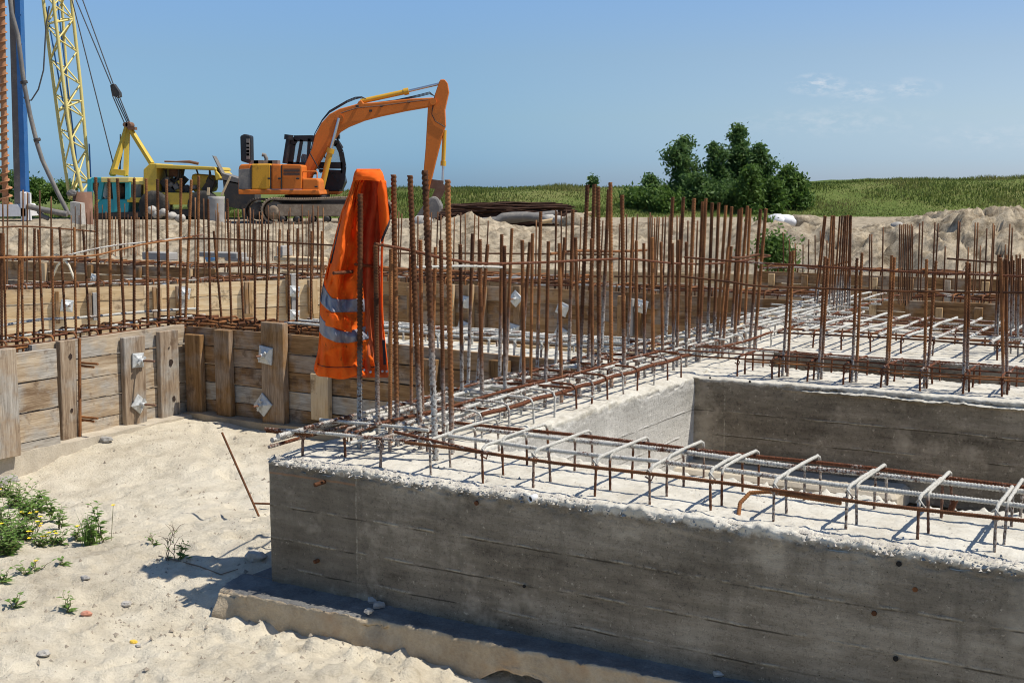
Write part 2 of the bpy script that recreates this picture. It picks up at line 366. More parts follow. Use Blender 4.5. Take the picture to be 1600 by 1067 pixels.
M_STRIP = mat_plain_conc('brown_lean_concrete', (.26, .20, .13), (.42, .34, .235), 6)
M_KERB = mat_plain_conc('rough_lean_concrete', (.36, .31, .24), (.56, .50, .40), 6)
M_GREYC = mat_plain_conc('grey_concrete', (.25, .24, .225), (.42, .40, .37), 6)
M_STONE = mat_plain_conc('dusty_stone', (.27, .25, .22), (.55, .52, .47), 14)

def mat_sand():
    t = NT('dry_sand'); P = t.coord('World')
    n1 = t.noise(P, .55, 6, .6); n2 = t.noise(P, 5.5, 7, .68); n3 = t.noise(P, 60, 5, .75); n4 = t.noise(P, 230, 2, .7)
    f = t.math('ADD', t.math('MULTIPLY', n1, .38), t.math('ADD', t.math('MULTIPLY', n2, .42), t.math('MULTIPLY', n3, .2)))
    col = t.ramp(f, [(.32, (.33, .28, .205)), (.44, (.52, .460, .352)), (.54, (.645, .582, .458)), (.7, (.72, .665, .55))])
    pos = t.z(P); bankm = t.math('MULTIPLY', t.rng(pos[1], 13.5, 17.5), t.rng(t.math('ADD', n2, t.math('MULTIPLY', n1, .3)), .45, .75, .55, 1.)); col = t.mix(bankm, col, t.mix(t.rng(t.noise(P, 4.2, 7, .75), .40, .60), (.13, .098, .062), (.45, .37, .26)))
    spk = t.rng(n4, .70, .76); col = t.mix(t.math('MULTIPLY', spk, .5), col, (.16, .13, .10))
    # loose dark crumbs of organic litter
    v = t.new('ShaderNodeTexVoronoi'); v.inputs['Scale'].default_value = 42; t.l.new(P, v.inputs['Vector'])
    cr = t.math('MULTIPLY', t.rng(v.outputs['Distance'], .22, .12), t.rng(t.noise(P, 2.2, 4), .50, .60))
    col = t.mix(t.math('MULTIPLY', cr, .75), col, (.17, .14, .11))
    h = t.math('ADD', t.math('MULTIPLY', n2, 1.3), t.math('ADD', t.math('MULTIPLY', n3, .65), t.math('MULTIPLY', n4, .14)))
    nb = t.bump(h, .75, .03)
    return t.out(col, .97, 0., nb, spec=.1)
M_SAND = mat_sand()

def mat_wood(name, c0, c1, c2, grey=.35, upright=False):
    t = NT(name); P = t.coord('Object', (22, 22, 1.6) if upright else (1.6, 22, 22)); oi = t.new('ShaderNodeObjectInfo')
    off = t.new('ShaderNodeVectorMath', operation='ADD'); cmb = t.new('ShaderNodeCombineXYZ')
    for i in range(3): t.l.new(t.math('MULTIPLY', oi.outputs['Random'], 37.0 + i * 11), cmb.inputs[i])
    t.l.new(P, off.inputs[0]); t.l.new(cmb.outputs[0], off.inputs[1]); V = off.outputs[0]
    g = t.noise(V, 1.1, 7, .72); g2 = t.noise(V, 5, 4, .7)
    P2 = t.new('ShaderNodeVectorMath', operation='ADD'); t.l.new(t.coord('Object'), P2.inputs[0]); t.l.new(cmb.outputs[0], P2.inputs[1])
    st = t.noise(P2.outputs[0], 3.2, 5, .6)
    f = t.math('ADD', t.math('ADD', t.math('MULTIPLY', t.math('SUBTRACT', g, .5), .95), t.math('MULTIPLY', t.math('SUBTRACT', g2, .5), .5)), t.rng(oi.outputs['Random'], 0, 1, .40, .64))
    col = t.ramp(f, [(.30, c0), (.5, c1), (.7, c2)])
    col = t.mix(t.rng(st, .47, .60, 0, grey), col, t.ramp(g2, [(.35, (.24, .22, .19)), (.65, (.44, .41, .36))]))        # cement grime
    col = t.mix(t.rng(t.noise(P2.outputs[0], 5, 5, .7), .57, .68, 0, .75), col, (.10, .06, .035))  # stains
    vor = t.new('ShaderNodeTexVoronoi'); vor.inputs['Scale'].default_value = 2.1; t.l.new(P2.outputs[0], vor.inputs['Vector'])
    col = t.mix(t.rng(vor.outputs['Distance'], .05, .03, 0, .85), col, (.07, .035, .02))           # knots
    return t.out(col, .85, 0., t.bump(t.math('ADD', g, t.math('MULTIPLY', g2, .6)), .5, .005), spec=.2)
M_WOOD = mat_wood('weathered_board', (.17, .11, .065), (.35, .262, .17), (.53, .435, .315), .9)
M_WOODN = mat_wood('newer_board', (.40, .27, .14), (.58, .42, .235), (.70, .56, .36), .25)
M_WOODD = mat_wood('darker_board', (.10, .052, .024), (.25, .138, .058), (.38, .23, .11), .45)

M_WOODV = mat_wood('weathered_batten', (.13, .085, .055), (.29, .215, .145), (.45, .365, .27), .85, True)
M_WOODNV = mat_wood('newer_batten', (.32, .195, .095), (.47, .31, .155), (.58, .43, .25), .25, True)
M_WOODDV = mat_wood('darker_batten', (.085, .045, .020), (.20, .108, .042), (.33, .195, .09), .35, True)
VGRAIN = {}
def mat_paint(name, col, dirt=(.25, .2, .14), amt=.4, rough=.45, sc_=3., metal=0.):
    t = NT(name); P = t.coord('World'); n = t.noise(P, sc_, 7, .7); n2 = t.noise(P, sc_ * 9, 4, .7)
    m = t.rng(t.math('ADD', t.math('MULTIPLY', n, .65), t.math('MULTIPLY', n2, .35)), .5, .72, 0, amt)
    c2 = t.mix(t.rng(n, .3, .7), tuple(x * .86 for x in col), tuple(min(1, x * 1.1) for x in col))
    return t.out(t.mix(m, c2, dirt), t.rng(m, 0, 1, rough, .9), metal, t.bump(n2, .12, .01))
VGRAIN.update({M_WOOD: M_WOODV, M_WOODN: M_WOODNV, M_WOODD: M_WOODDV})
M_ORANGE = mat_paint('orange_paint', (.66, .165, .010), (.20, .09, .03), .75, .6, 1.6)
M_YELLOWP = mat_paint('peeling_yellow_paint', (.66, .33, .020), (.06, .035, .02), 1.0, .7, 3.4)
M_YEL = mat_paint('faded_yellow_paint', (.60, .42, .05), (.24, .17, .07), .9, .65)
M_YELPALE = mat_paint('pale_yellow_paint', (.70, .58, .20), (.36, .27, .12), .7)
M_CYL = mat_paint('yellow_cylinder_paint', (.66, .36, .025), (.3, .2, .08), .5, .35)
M_TURQ = mat_paint('turquoise_paint', (.025, .34, .40), (.10, .17, .16), .7, .6)
M_BLUE = mat_paint('blue_paint', (.02, .125, .36), (.12, .17, .24), .5)
M_BLACK = mat_paint('black_plastic', (.012, .013, .016), (.06, .055, .05), .5, .5)
M_DARK = mat_paint('dark_greasy_steel', (.035, .032, .03), (.14, .09, .05), .8, .6)
M_GREYP = mat_paint('grey_dusty_steel', (.16, .15, .14), (.34, .3, .24), .8, .8)
M_DUSTY = mat_paint('dusty_track_steel', (.24, .18, .125), (.46, .38, .28), 1.0, .95, 4)
M_RUSTP = mat_paint('rust_brown_steel', (.17, .085, .052), (.27, .17, .12), .8, .9)
M_AUGER = mat_paint('rusty_auger_steel', (.40, .19, .085), (.17, .075, .04), .8, .75, 5)
M_CHROME = NT('polished_rod').out((.62, .63, .65), .28, .9)
M_GALV = None
def mat_galv():
    t = NT('galvanised_steel'); P = t.coord('World'); n = t.noise(P, 30, 5, .7)
    return t.out(t.ramp(n, [(.35, (.42, .43, .42)), (.65, (.60, .61, .59))]), t.rng(n, .3, .7, .4, .7), .35, t.bump(n, .08, .002))
M_GALV = mat_galv()
M_RUBBER = mat_paint('old_rubber', (.025, .024, .023), (.2, .17, .13), .6, .9)
M_CABLE = NT('steel_cable').out((.09, .09, .095), .6, .3)
M_WHITE = mat_plain_conc('white_plastic_sheet', (.62, .62, .62), (.82, .82, .83), 4)
M_BLUEPL = NT('blue_plastic').out((.10, .30, .62), .35)
M_PVC = NT('white_pipe_plastic').out((.75, .75, .73), .4)
M_HOLE_SHADE = NT('painted_bore_shade').out((.012, .010, .008), .95)  # near-black colour stands in for the shade inside a bore
M_TAG = NT('pale_wire').out((.62, .55, .42), .6)
def mat_glass():
    t = NT('cab_glass'); p = t.p
    p.inputs['Base Color'].default_value = (.55, .72, .72, 1); p.inputs['Roughness'].default_value = .06; p.inputs['Alpha'].default_value = .28
    return t.m
M_GLASS = mat_glass()
def mat_fabric(name, a, b, tr=.38):
    t = NT(name); P = t.coord('World'); n = t.noise(P, 14, 4, .6); w = t.noise(P, 420, 2, .5)
    col = t.mix(t.rng(n, .35, .7), a, b); dirt = t.rng(t.noise(P, 38, 3, .6), .66, .74, 0, .7)
    col = t.mix(dirt, col, (.20, .06, .015))
    m = t.out(col, .85, 0., t.bump(w, .25, .0015), spec=.2)
    tl = t.new('ShaderNodeBsdfTranslucent'); t.l.new(col, tl.inputs['Color'])
    mx = t.new('ShaderNodeMixShader'); mx.inputs[0].default_value = tr
    t.l.new(t.p.outputs[0], mx.inputs[1]); t.l.new(tl.outputs[0], mx.inputs[2]); t.l.new(mx.outputs[0], t.n['Material Output'].inputs['Surface'])
    return m
M_JACKET = mat_fabric('orange_workwear_fabric', (.95, .165, .014), (1.0, .22, .022))
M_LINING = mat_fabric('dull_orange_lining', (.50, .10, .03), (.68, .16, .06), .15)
M_TAPE = mat_paint('grey_reflective_tape', (.20, .20, .235), (.10, .095, .105), .7, .4, 14)
M_ZIP = NT('dark_zip_tape').out((.018, .014, .02), .8)
M_SNAP = NT('press_stud_metal').out((.45, .46, .48), .35, .8)
def mat_leaf(name, a, b, c, tr=.3, scale=1.2):
    t = NT(name); P = t.coord('World'); n = t.noise(P, scale, 4, .6); n2 = t.noise(P, scale * 14, 2, .6)
    f = t.math('ADD', t.math('MULTIPLY', n, .6), t.math('MULTIPLY', n2, .4))
    col = t.ramp(f, [(.33, a), (.5, b), (.68, c)])
    m = t.out(col, .6, spec=.3)
    tl = t.new('ShaderNodeBsdfTranslucent'); t.l.new(col, tl.inputs['Color'])
    mx = t.new('ShaderNodeMixShader'); mx.inputs[0].default_value = tr
    t.l.new(t.p.outputs[0], mx.inputs[1]); t.l.new(tl.outputs[0], mx.inputs[2]); t.l.new(mx.outputs[0], t.n['Material Output'].inputs['Surface'])
    return m
M_TREE = mat_leaf('dark_tree_leaves', (.045, .095, .028), (.095, .175, .048), (.18, .265, .08), .45, 2.4)
M_TREEB = mat_leaf('bright_shrub_leaves', (.05, .105, .02), (.10, .18, .034), (.17, .25, .055), .4)
M_GRASS = mat_leaf('meadow_grass_blades', (.07, .112, .02), (.15, .19, .04), (.29, .245, .10), .4, .25)
M_WEED = mat_leaf('weed_leaves', (.085, .165, .03), (.16, .27, .06), (.27, .36, .11), .35, 9)
M_STEM = NT('weed_stem').out((.16, .15, .06), .8)
M_DRY = NT('dry_stem').out((.16, .12, .085), .9)
M_FLOWER = NT('yellow_petals').out((.85, .62, .02), .6)
M_BARK = mat_plain_conc('tree_bark', (.06, .05, .04), (.16, .13, .10), 9)
def mat_meadow():
    t = NT('meadow_soil_and_grass'); P = t.coord('World'); n = t.noise(P, .12, 6, .65); n2 = t.noise(P, 2.5, 5, .7)
    f = t.math('ADD', t.math('MULTIPLY', n, .6), t.math('MULTIPLY', n2, .4))
    return t.out(t.ramp(f, [(.34, (.06, .095, .02)), (.5, (.115, .15, .038)), (.66, (.20, .185, .075))]), .95, 0., t.bump(n2, .8, .2), spec=.1)
M_MEADOW = mat_meadow()

# ------------------------------------------------------------------ the ground
def gauss(x, y, cx, cy, rx, ry, h): return h * np.exp(-((x - cx) / rx) ** 2 - ((y - cy) / ry) ** 2)
_pr = random.Random(31); PRINTS = []
for _i in range(16):        # strides of boot prints crossing the cell
    _x, _y, _a = _pr.uniform(-3.2, -.3), _pr.uniform(3.9, 8.2), _pr.uniform(0, 6.28)
    for _j in range(5): PRINTS.append((_x + _j * .33 * math.cos(_a) + (.07 if _j % 2 else -.07) * math.sin(_a), _y + _j * .33 * math.sin(_a) - (.07 if _j % 2 else -.07) * math.cos(_a), _a + _pr.uniform(-.2, .2), _pr.uniform(.75, 1.1)))
def terrain(x, y):
    x = np.asarray(x, float); y = np.asarray(y, float)
    u = (x - _O.x) * UX.x + (y - _O.y) * UX.y; v = (x - _O.x) * VX.x + (y - _O.y) * VX.y
    z = -.64 + fbm(x * .9, y * .9, oct=3, seed=1) * .07 + fbm(x * 4.2, y * 4.2, oct=3, seed=2) * .05
    z = z - gauss(u, v, -3.2, .9, 1.3, .8, .14) + gauss(u, v, -1.5, -.3, .8, .7, .03) + gauss(u, v, .7, -.62, .5, .3, .05) - gauss(u, v, 1.25, -.20, .20, .16, .11) + gauss(u, v, -.45, .75, .5, .65, .13) - gauss(u, v, -.42, -.28, .35, .17, .05)
    near = np.exp(-(np.maximum(y - 5, 0) / 5) ** 2)
    z = z + near * ((.10 - np.abs(fbm(x * 6, y * 6, oct=4, seed=7))) * .035 + fbm(x * 17, y * 17, oct=3, seed=5) * .030 + np.maximum(fbm(x * 26, y * 26, oct=2, seed=6) - .16, 0) * .10)
    for (fx, fy, fa, fs) in PRINTS:
        ca_, sa_ = math.cos(fa), math.sin(fa); m_ = (np.abs(x - fx) < .4) & (np.abs(y - fy) < .4)
        if not np.any(m_): continue
        xx, yy = x[m_] - fx, y[m_] - fy; a_ = (xx * ca_ + yy * sa_) / (.14 * fs); b_ = (-xx * sa_ + yy * ca_) / (.055 * fs); q_ = a_ * a_ + b_ * b_
        z[m_] = z[m_] - .022 * np.exp(-q_ ** 2) + .010 * np.exp(-(q_ - 1.6) ** 2 * 2.5)
    # churned clods along the footing
    cl = np.exp(-((v + .36) / .22) ** 2) * sst(-.5, .2, u)
    z = z + cl * np.maximum(fbm(x * 17, y * 17, oct=3, seed=9) - .02, 0) * .16
    # far bank of the excavation
    right = sst(2.5, 6.5, x)
    foot = 18.6 - 3.4 * right + fbm(x * .5, y * 0, oct=3, seed=11) * 2.2; crest = foot + 4.2 - .4 * right
    t = sst(0, 1, (y - foot) / (crest - foot))
    # crest height follows the skyline of the spoil bank
    cz = np.interp(x, [-12, -7.5, -4.5, -2.0, -1.2, -.7, .2, 1.2, 2.4, 3.4, 4.6, 5.6, 6.4, 7.0, 7.8, 9, 11],
                      [.34, .36, .36, .37, .46, .54, .30, .30, .36, .41, .42, .38, .44, .62, .70, .52, .5])
    cz = cz + .06 * fbm(x * 2.2, y * 1.0, oct=3, seed=13)
    after = 1 - sst(crest + 1.0, crest + 11, y)
    top = cz * after - .06 * (1 - after)
    z = z * (1 - t) + top * t
    ru = t * (1 - sst(crest + .5, crest + 5, y)) + .3 * t
    z = z + ru * (fbm(x * 1.6, y * 1.6, oct=4, seed=15) * .26 + np.abs(fbm(x * 3.2, y * 2.6, oct=4, seed=16)) * -(.50 + .45 * right) + .0 + .05 * right + np.maximum(fbm(x * 7, y * 6, oct=3, seed=17) - .05, 0) * .22) * np.clip(1.2 - (y - 20) * .06, .15, 1)
    return z
rows = np.concatenate([np.linspace(1.2, 7.5, 330), np.linspace(7.5, 16, 150)[1:], np.linspace(16, 26, 190)[1:], np.geomspace(26, 70, 40)[1:], np.geomspace(70, 3500, 24)[1:]])
fan = np.concatenate([np.linspace(-3, -.75, 40), np.linspace(-.75, .75, 420)[1:], np.linspace(.75, 3, 40)[1:]])
GY, GF = np.meshgrid(rows, fan, indexing='ij'); GX = GF * (GY + 1.2)
GZ = terrain(GX, GY); GZ = GZ - np.clip((GY - 60) / 540, 0, 6) * 2.4 - 2.5 * sst(51, 58, GY)
link('sand_ground', np_mesh('sand_ground', np.stack([GX, GY, GZ], -1).reshape(-1, 3), grid_faces(*GX.shape), M_SAND))['kind'] = 'structure'

def bank_top(x): return np.interp(x, [-40, -16, -12, -9, -6.5, 2, 8, 12, 16, 22, 30, 60], [.02, .02, .08, .75, .95, 1.02, 1.12, 1.2, 1.38, 1.44, 1.55, 1.6])
def meadow(x, y):
    y0 = 47.5 + 1.5 * np.sin(x * .11); t = sst(0, 1, (y - y0) / 7.5)
    z = -.02 + (bank_top(x) + .02) * t + fbm(x * .35, y * .35, oct=4, seed=21) * .28 * sst(0, .25, t)
    far = np.clip((y - 62) / 540, 0, 8)
    keep = np.exp(-far * 9)
    return z * (.0 + keep) + (1 - keep) * (-.3) - far * 2.2 - .25 * (1 - sst(0, .12, (y - y0 + .8) / 7.5))
mr_ = np.concatenate([np.linspace(46, 62, 70), np.geomspace(62, 3600, 40)[1:]]); mf = np.linspace(-2.6, 2.6, 380)
MY, MF = np.meshgrid(mr_, mf, indexing='ij'); MX = MF * MY
link('meadow', np_mesh('meadow', np.stack([MX, MY, meadow(MX, MY)], -1).reshape(-1, 3), grid_faces(*MX.shape), M_MEADOW))['kind'] = 'structure'

def blades(n, xs, ys, zs, h, w, lean=.35, seed=0):
    """n two-triangle bent blades"""
    r = np.random.default_rng(seed); a = r.uniform(0, 2 * np.pi, n); hh = h * r.uniform(.55, 1.25, n); ww = w * r.uniform(.6, 1.3, n)
    dx, dy = np.cos(a), np.sin(a); l1 = lean * r.uniform(.1, 1, n) * hh; b = r.uniform(0, 2 * np.pi, n)
    B = np.stack([xs, ys, zs], 1); S = np.stack([dx * ww, dy * ww, 0 * ww], 1); L = np.stack([np.cos(b) * l1, np.sin(b) * l1, hh], 1)
    mid = B + L * np.array([.35, .35, .6]); tip = B + L
    V = np.stack([B - S, B + S, mid - S * .7, mid + S * .7, tip], 1).reshape(-1, 3)
    i = np.arange(n) * 5; F = np.concatenate([np.stack([i, i + 1, i + 3], 1), np.stack([i, i + 3, i + 2], 1), np.stack([i + 2, i + 3, i + 4], 1)])
    return V, F
n = 150000
gx = rng.uniform(-34, 34, n); gy = 46.5 + rng.uniform(0, 1, n) ** 1.1 * 11
cl = fbm(gx * .45, gy * .6, oct=3, seed=31) + .5; keep = rng.uniform(0, 1, n) < np.clip(.35 + cl, 0, 1)
gx, gy, cl = gx[keep], gy[keep], cl[keep]
V, F = blades(len(gx), gx, gy, meadow(gx, gy) - .03, (.09 + .24 * np.clip(cl - .38, 0, 1) * 1.6), .018, .5, 3)
o = link('meadow_grass', np_mesh('meadow_grass', V, F, M_GRASS, False)); tag(o, 'tall green meadow grass covering the embankment behind the site', 'grass', kind='stuff')

# ------------------------------------------------------------------ poured foundation
fnd = thing('concrete_foundation', 'grey poured concrete foundation beams with rough white tops on a footing slab', 'foundation', _O, ANG)
def loft_beam(name, along, a0, a1, b0, b1, bottom, fine_to, top_amp=.012, ridge=None, step=.012, lipamp=1.0, mat=None):
    mat = mat or M_CONC
    """beam running along 'u' or 'v' (local x/y); cross-section from b0 (first face) to b1"""
    s1 = np.concatenate([np.arange(a0, min(fine_to, a1), step), np.linspace(min(fine_to, a1), a1, 40 if a1 > fine_to + .05 else 2)])
    k = 1 if b1 > b0 else -1; wd = abs(b1 - b0)
    face = [(0, bottom + (-.11 - bottom) * t) for t in np.linspace(0, 1, 12)]
    if ridge is not None: face = [(0, z) for z in np.linspace(bottom, ridge - .02, 10)] + [(0, z) for z in np.linspace(ridge - .016, ridge + .016, 9)] + [(0, ridge + .02)]
    lip = [(0, z) for z in np.linspace(max(-.105, face[-1][1] + .004), -.006, 16)] + [(x, 0) for x in np.linspace(.004, .09, 11)]
    top = [(x, 0) for x in np.linspace(.1, wd - .07, 34)]
    lip2 = [(x, 0) for x in np.linspace(wd - .06, wd - .004, 8)] + [(wd, z) for z in np.linspace(-.006, -.07, 8)]
    back = [(wd, z) for z in np.linspace(-.1, bottom, 8)]
    pr = np.array(face + lip + top + lip2 + back); A, J = np.meshgrid(s1, np.arange(len(pr)), indexing='ij')
    b = pr[J, 0]; z = pr[J, 1]; isface = (b < .001) | (b > wd - .001)
    lipz = np.where(isface, sst(-.085, -.01, z), 0); edge = np.where(isface, lipz, 1)
    n_hi = fbm(A * 44, b * 44, z * 44, 4, 41); n_hi = np.sign(n_hi) * np.abs(n_hi) ** .8 * .85; n_mid = fbm(A * 7, b * 7, z * 7, 3, 43); n_lo = fbm(A * 2.2, b * 2.2, z * 2.2, 2, 45)
    e_near = np.where(isface, 1, np.exp(-np.minimum(b, wd - b) / .06))
    dz = edge * (n_hi * top_amp * (.55 + .7 * e_near * lipamp) + n_mid * .006 + np.maximum(n_hi - .10, 0) * .04 * e_near * lipamp + np.maximum(n_mid - .05, 0) * .07 * e_near * lipamp - .008 * e_near + n_lo * .012 * e_near)
    drop = np.maximum(-n_mid - .13, 0) * .11 * e_near * edge * lipamp; dz = dz - drop
    outn = np.where(isface, 1, 0) * (n_mid * .004 + lipz * (n_hi * .020 + np.maximum(n_mid, 0) * .018) * lipamp + n_lo * .004)
    if ridge is not None:
        w = sst(a0 + .5, a0 + 1.0, A); rz = ridge + .006 * fbm(A * 9, A * 0, oct=3, seed=47)
        outn = outn + np.where(b < .001, np.exp(-((z - rz) / .0065) ** 2) * .026 * w * (1 + 1.6 * fbm(A * 60, z * 30, oct=2, seed=48)), 0)
    bb = np.where(b < wd / 2, b - outn, b + outn); zz = z + dz
    q = b0 + k * bb
    V = np.stack([A, q, zz], -1) if along == 'u' else np.stack([q, A, zz], -1)
    F = grid_faces(len(s1), len(pr)); flip = (k > 0) == (along == 'u')
    V = V.reshape(-1, 3); m = len(pr)
    me = np_mesh(name, V, F if flip else F[:, ::-1], mat)
    o = link(name, me, fnd)
    # end caps
    for base in (0, (len(s1) - 1) * m):
        c = MB(); c.add([V[base + i] for i in range(m)], [tuple(range(m))])
        cap = c.mesh(name, mat); bm_join.append((o, cap))
    return o
bm_join = []
loft_beam('beam', 'u', 0, 7.5, 0, .62, -.54, 3.1, step=.009)
loft_beam('beam', 'v', .58, 6.95, .64, .0, -.6, 3.4, step=.014, mat=M_CONCB)
loft_beam('beam', 'u', .60, 7.5, 2.98, 3.58, -.6, 2.9, ridge=-.036, lipamp=.35)
loft_beam('beam', 'u', .60, 7.5, 4.38, 6.1, -.6, 2.9, step=.03, lipamp=.4)
loft_beam('beam', 'u', -2.3, .03, 3.04, 3.6, -.6, .03, step=.03)
import bmesh
for o, cap in bm_join:
    b = bmesh.new(); b.from_mesh(o.data); b.from_mesh(cap); b.to_mesh(o.data); b.free(); bpy.data.meshes.remove(cap)
# footing slab under the near beam, its edge broken
def footing():
    def front(u): return -np.interp(u, [-.2, .1, 1.0, 2.0, 7.5], [.185, .15, .125, .095, .095])
    s1 = np.concatenate([np.arange(-.17, 2.9, .011), np.linspace(2.9, 7.5, 30)]); t = np.linspace(0, 1, 20)
    pr = [(0, z) for z in np.linspace(-.70, -.548, 12)] + [(.006, -.537)] + [(x, -.533) for x in t[1:]] + [(1, -.62)]
    pr = np.array(pr); A, J = np.meshgrid(s1, np.arange(len(pr)), indexing='ij'); f = pr[J, 0]; z = pr[J, 1]
    b = front(A) * (1 - f) + .03 * f
    n = fbm(A * 9, b * 9, z * 9, 4, 51); n2 = fbm(A * 38, b * 38, z * 38, 3, 52); isf = z < -.535; ed = sst(-.6, -.537, z) * (f < .06)
    b2 = b + np.where(f < .3, 1, 0) * (n * .016 + n2 * .010) + fbm(A * 1.1, b * 0, oct=2, seed=53) * .03
    z2 = z + n2 * .010 * np.where(z > -.56, 1, 0) + n * .008 + ed * np.minimum(n2 + .05, 0) * .05 + .010 * np.exp(-((f - .9) / .2) ** 2)
    bite = np.maximum(fbm(A * 3.2, A * 0 + 3, oct=4, seed=57) - .10, 0) * np.exp(-f / .25); b2 = b2 + bite * .22 * sst(-.66, -.56, z); z2 = z2 - bite * .16 * (z > -.56) * (f < .4)
    hollow = (np.exp(-((A - 1.25) / .15) ** 4) * .8 + np.maximum(fbm(A * 6, A * 0 + 9, oct=4, seed=58), 0) * 1.2) * (1 + 1.4 * fbm(A * 14, A * 0 + 5, oct=3, seed=59)); z2 = z2 + np.where(z < -.60, (-.60 - z) * np.clip(hollow, 0, 1) * .75, 0)
    V = np.stack([A, b2, z2], -1).reshape(-1, 3); m = len(pr)
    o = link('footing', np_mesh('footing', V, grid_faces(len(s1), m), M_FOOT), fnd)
    c = MB(); c.add([V[i] for i in range(m)], [tuple(range(m))[::-1]])
    # left end running back beside the beam
    s2 = np.arange(.02, .7, .02); q = [(-.165, zz) for zz in np.linspace(-.70, -.55, 8)] + [(x, -.535) for x in np.linspace(-.155, .02, 12)]
    q = np.array(q); A, J = np.meshgrid(s2, np.arange(len(q)), indexing='ij'); bb_ = q[J, 0]; zz = q[J, 1]; n = fbm(A * 9, bb_ * 9 + 5, zz * 9, 4, 55)
    V2 = np.stack([bb_ + np.where(bb_ < -.05, n * .03, 0), A, zz + n * .01], -1).reshape(-1, 3)
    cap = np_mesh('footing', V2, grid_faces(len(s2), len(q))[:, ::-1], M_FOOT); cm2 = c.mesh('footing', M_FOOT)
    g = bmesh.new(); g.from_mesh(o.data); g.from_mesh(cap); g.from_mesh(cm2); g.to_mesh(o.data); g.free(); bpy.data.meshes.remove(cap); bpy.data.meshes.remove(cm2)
footing()
# crumbs of cement loosened along the edges
n = 3000; r = np.random.default_rng(5); us_ = r.uniform(.0, 3.0, n); e_ = r.uniform(0, 1, n)
vv_ = np.where(e_ < .72, .008 + np.abs(r.normal(0, .018, n)), r.uniform(.02, .6, n)); zz_ = np.where(e_ < .25, r.uniform(-.03, 0, n), .0); vv_ = np.where(e_ < .25, -.004 + r.normal(0, .003, n), vv_)
s_ = .0014 + .0085 * r.uniform(0, 1, n) ** 3.2
T_ = np.array([[1, 0, -.3], [-.5, .87, -.3], [-.5, -.87, -.3], [.1, .1, .8]]); Vc = T_[None] * s_[:, None, None] * r.uniform(.6, 1.4, (n, 4, 3)) + np.stack([us_, vv_, zz_], -1)[:, None, :]
i_ = np.arange(n) * 4; Fc = np.concatenate([np.stack([i_, i_ + 1, i_ + 3], 1), np.stack([i_ + 1, i_ + 2, i_ + 3], 1), np.stack([i_ + 2, i_, i_ + 3], 1)])
o_ = link('cement_crumbs', np_mesh('cement_crumbs', Vc.reshape(-1, 3), Fc, M_STONE, False), fnd); o_['kind'] = 'stuff'
# ledge of the footing inside the pit cell
k = MB(); k.box((1.25, 2.84, -.56), (1.3, .32, .12), bev=.02); k.build('footing', M_KERB, fnd)
# sleeves and cut ties in the near face
for (px, py, r) in [(1405, 880, .0085), (1400, 1028, .0085), (820, 915, .0065), (1110, 590, .006), (1172, 596, .007)]:
    p = on_plane(px, py, 'v', 0.0 if px not in (1110, 1172) else 2.98); u_, v_ = uv_of(p); k = MB()
    M = Matrix.Translation((u_, v_, p.z)) @ Matrix.Rotation(R(90), 4, 'X')
    k.lathe([(r * .1, .003), (r, .003), (r, .006)], M, 12); k.build('tie_hole_disc', M_HOLE_SHADE, fnd)  # disc standing proud of the face; the hole's shade is painted by its colour
for (px, py, L, m) in [(508, 752, .06, 'r'), (498, 875, .03, 'r'), (1430, 920, .012, 'r'), (1366, 957, .014, 'r'), (745, 785, .016, 'r'), (835, 777, .03, 'p')]:
    p = on_plane(px, py, 'v', 0.0); u_, v_ = uv_of(p); k = MB()
    r = .0085 if m == 'r' else .013
    M = Matrix.Translation((u_, v_ + .01, p.z)) @ Matrix.Rotation(R(96), 4, 'X') @ Matrix.Rotation(R(-14 if L > .02 else 0), 4, 'Y')
    if m == 'p':
        k.lathe([(r * .75, L - .012), (r * .75, L), (r, L), (r, 0)], M, 14); k.build('pipe_sleeve', M_PVC, fnd)
        k2 = MB(); k2.lathe([(.001, L - .006), (r * .76, L - .006), (r * .76, L - .01)], M, 14); k2.build('tie_hole_disc', M_HOLE_SHADE, fnd)  # dark disc paints the shade down inside the sleeve
    else: k.tube([M @ Vector((0, 0, 0)), M @ Vector((0, 0, L))], r, 9); k.build('cut_tie', M_RUST, fnd)

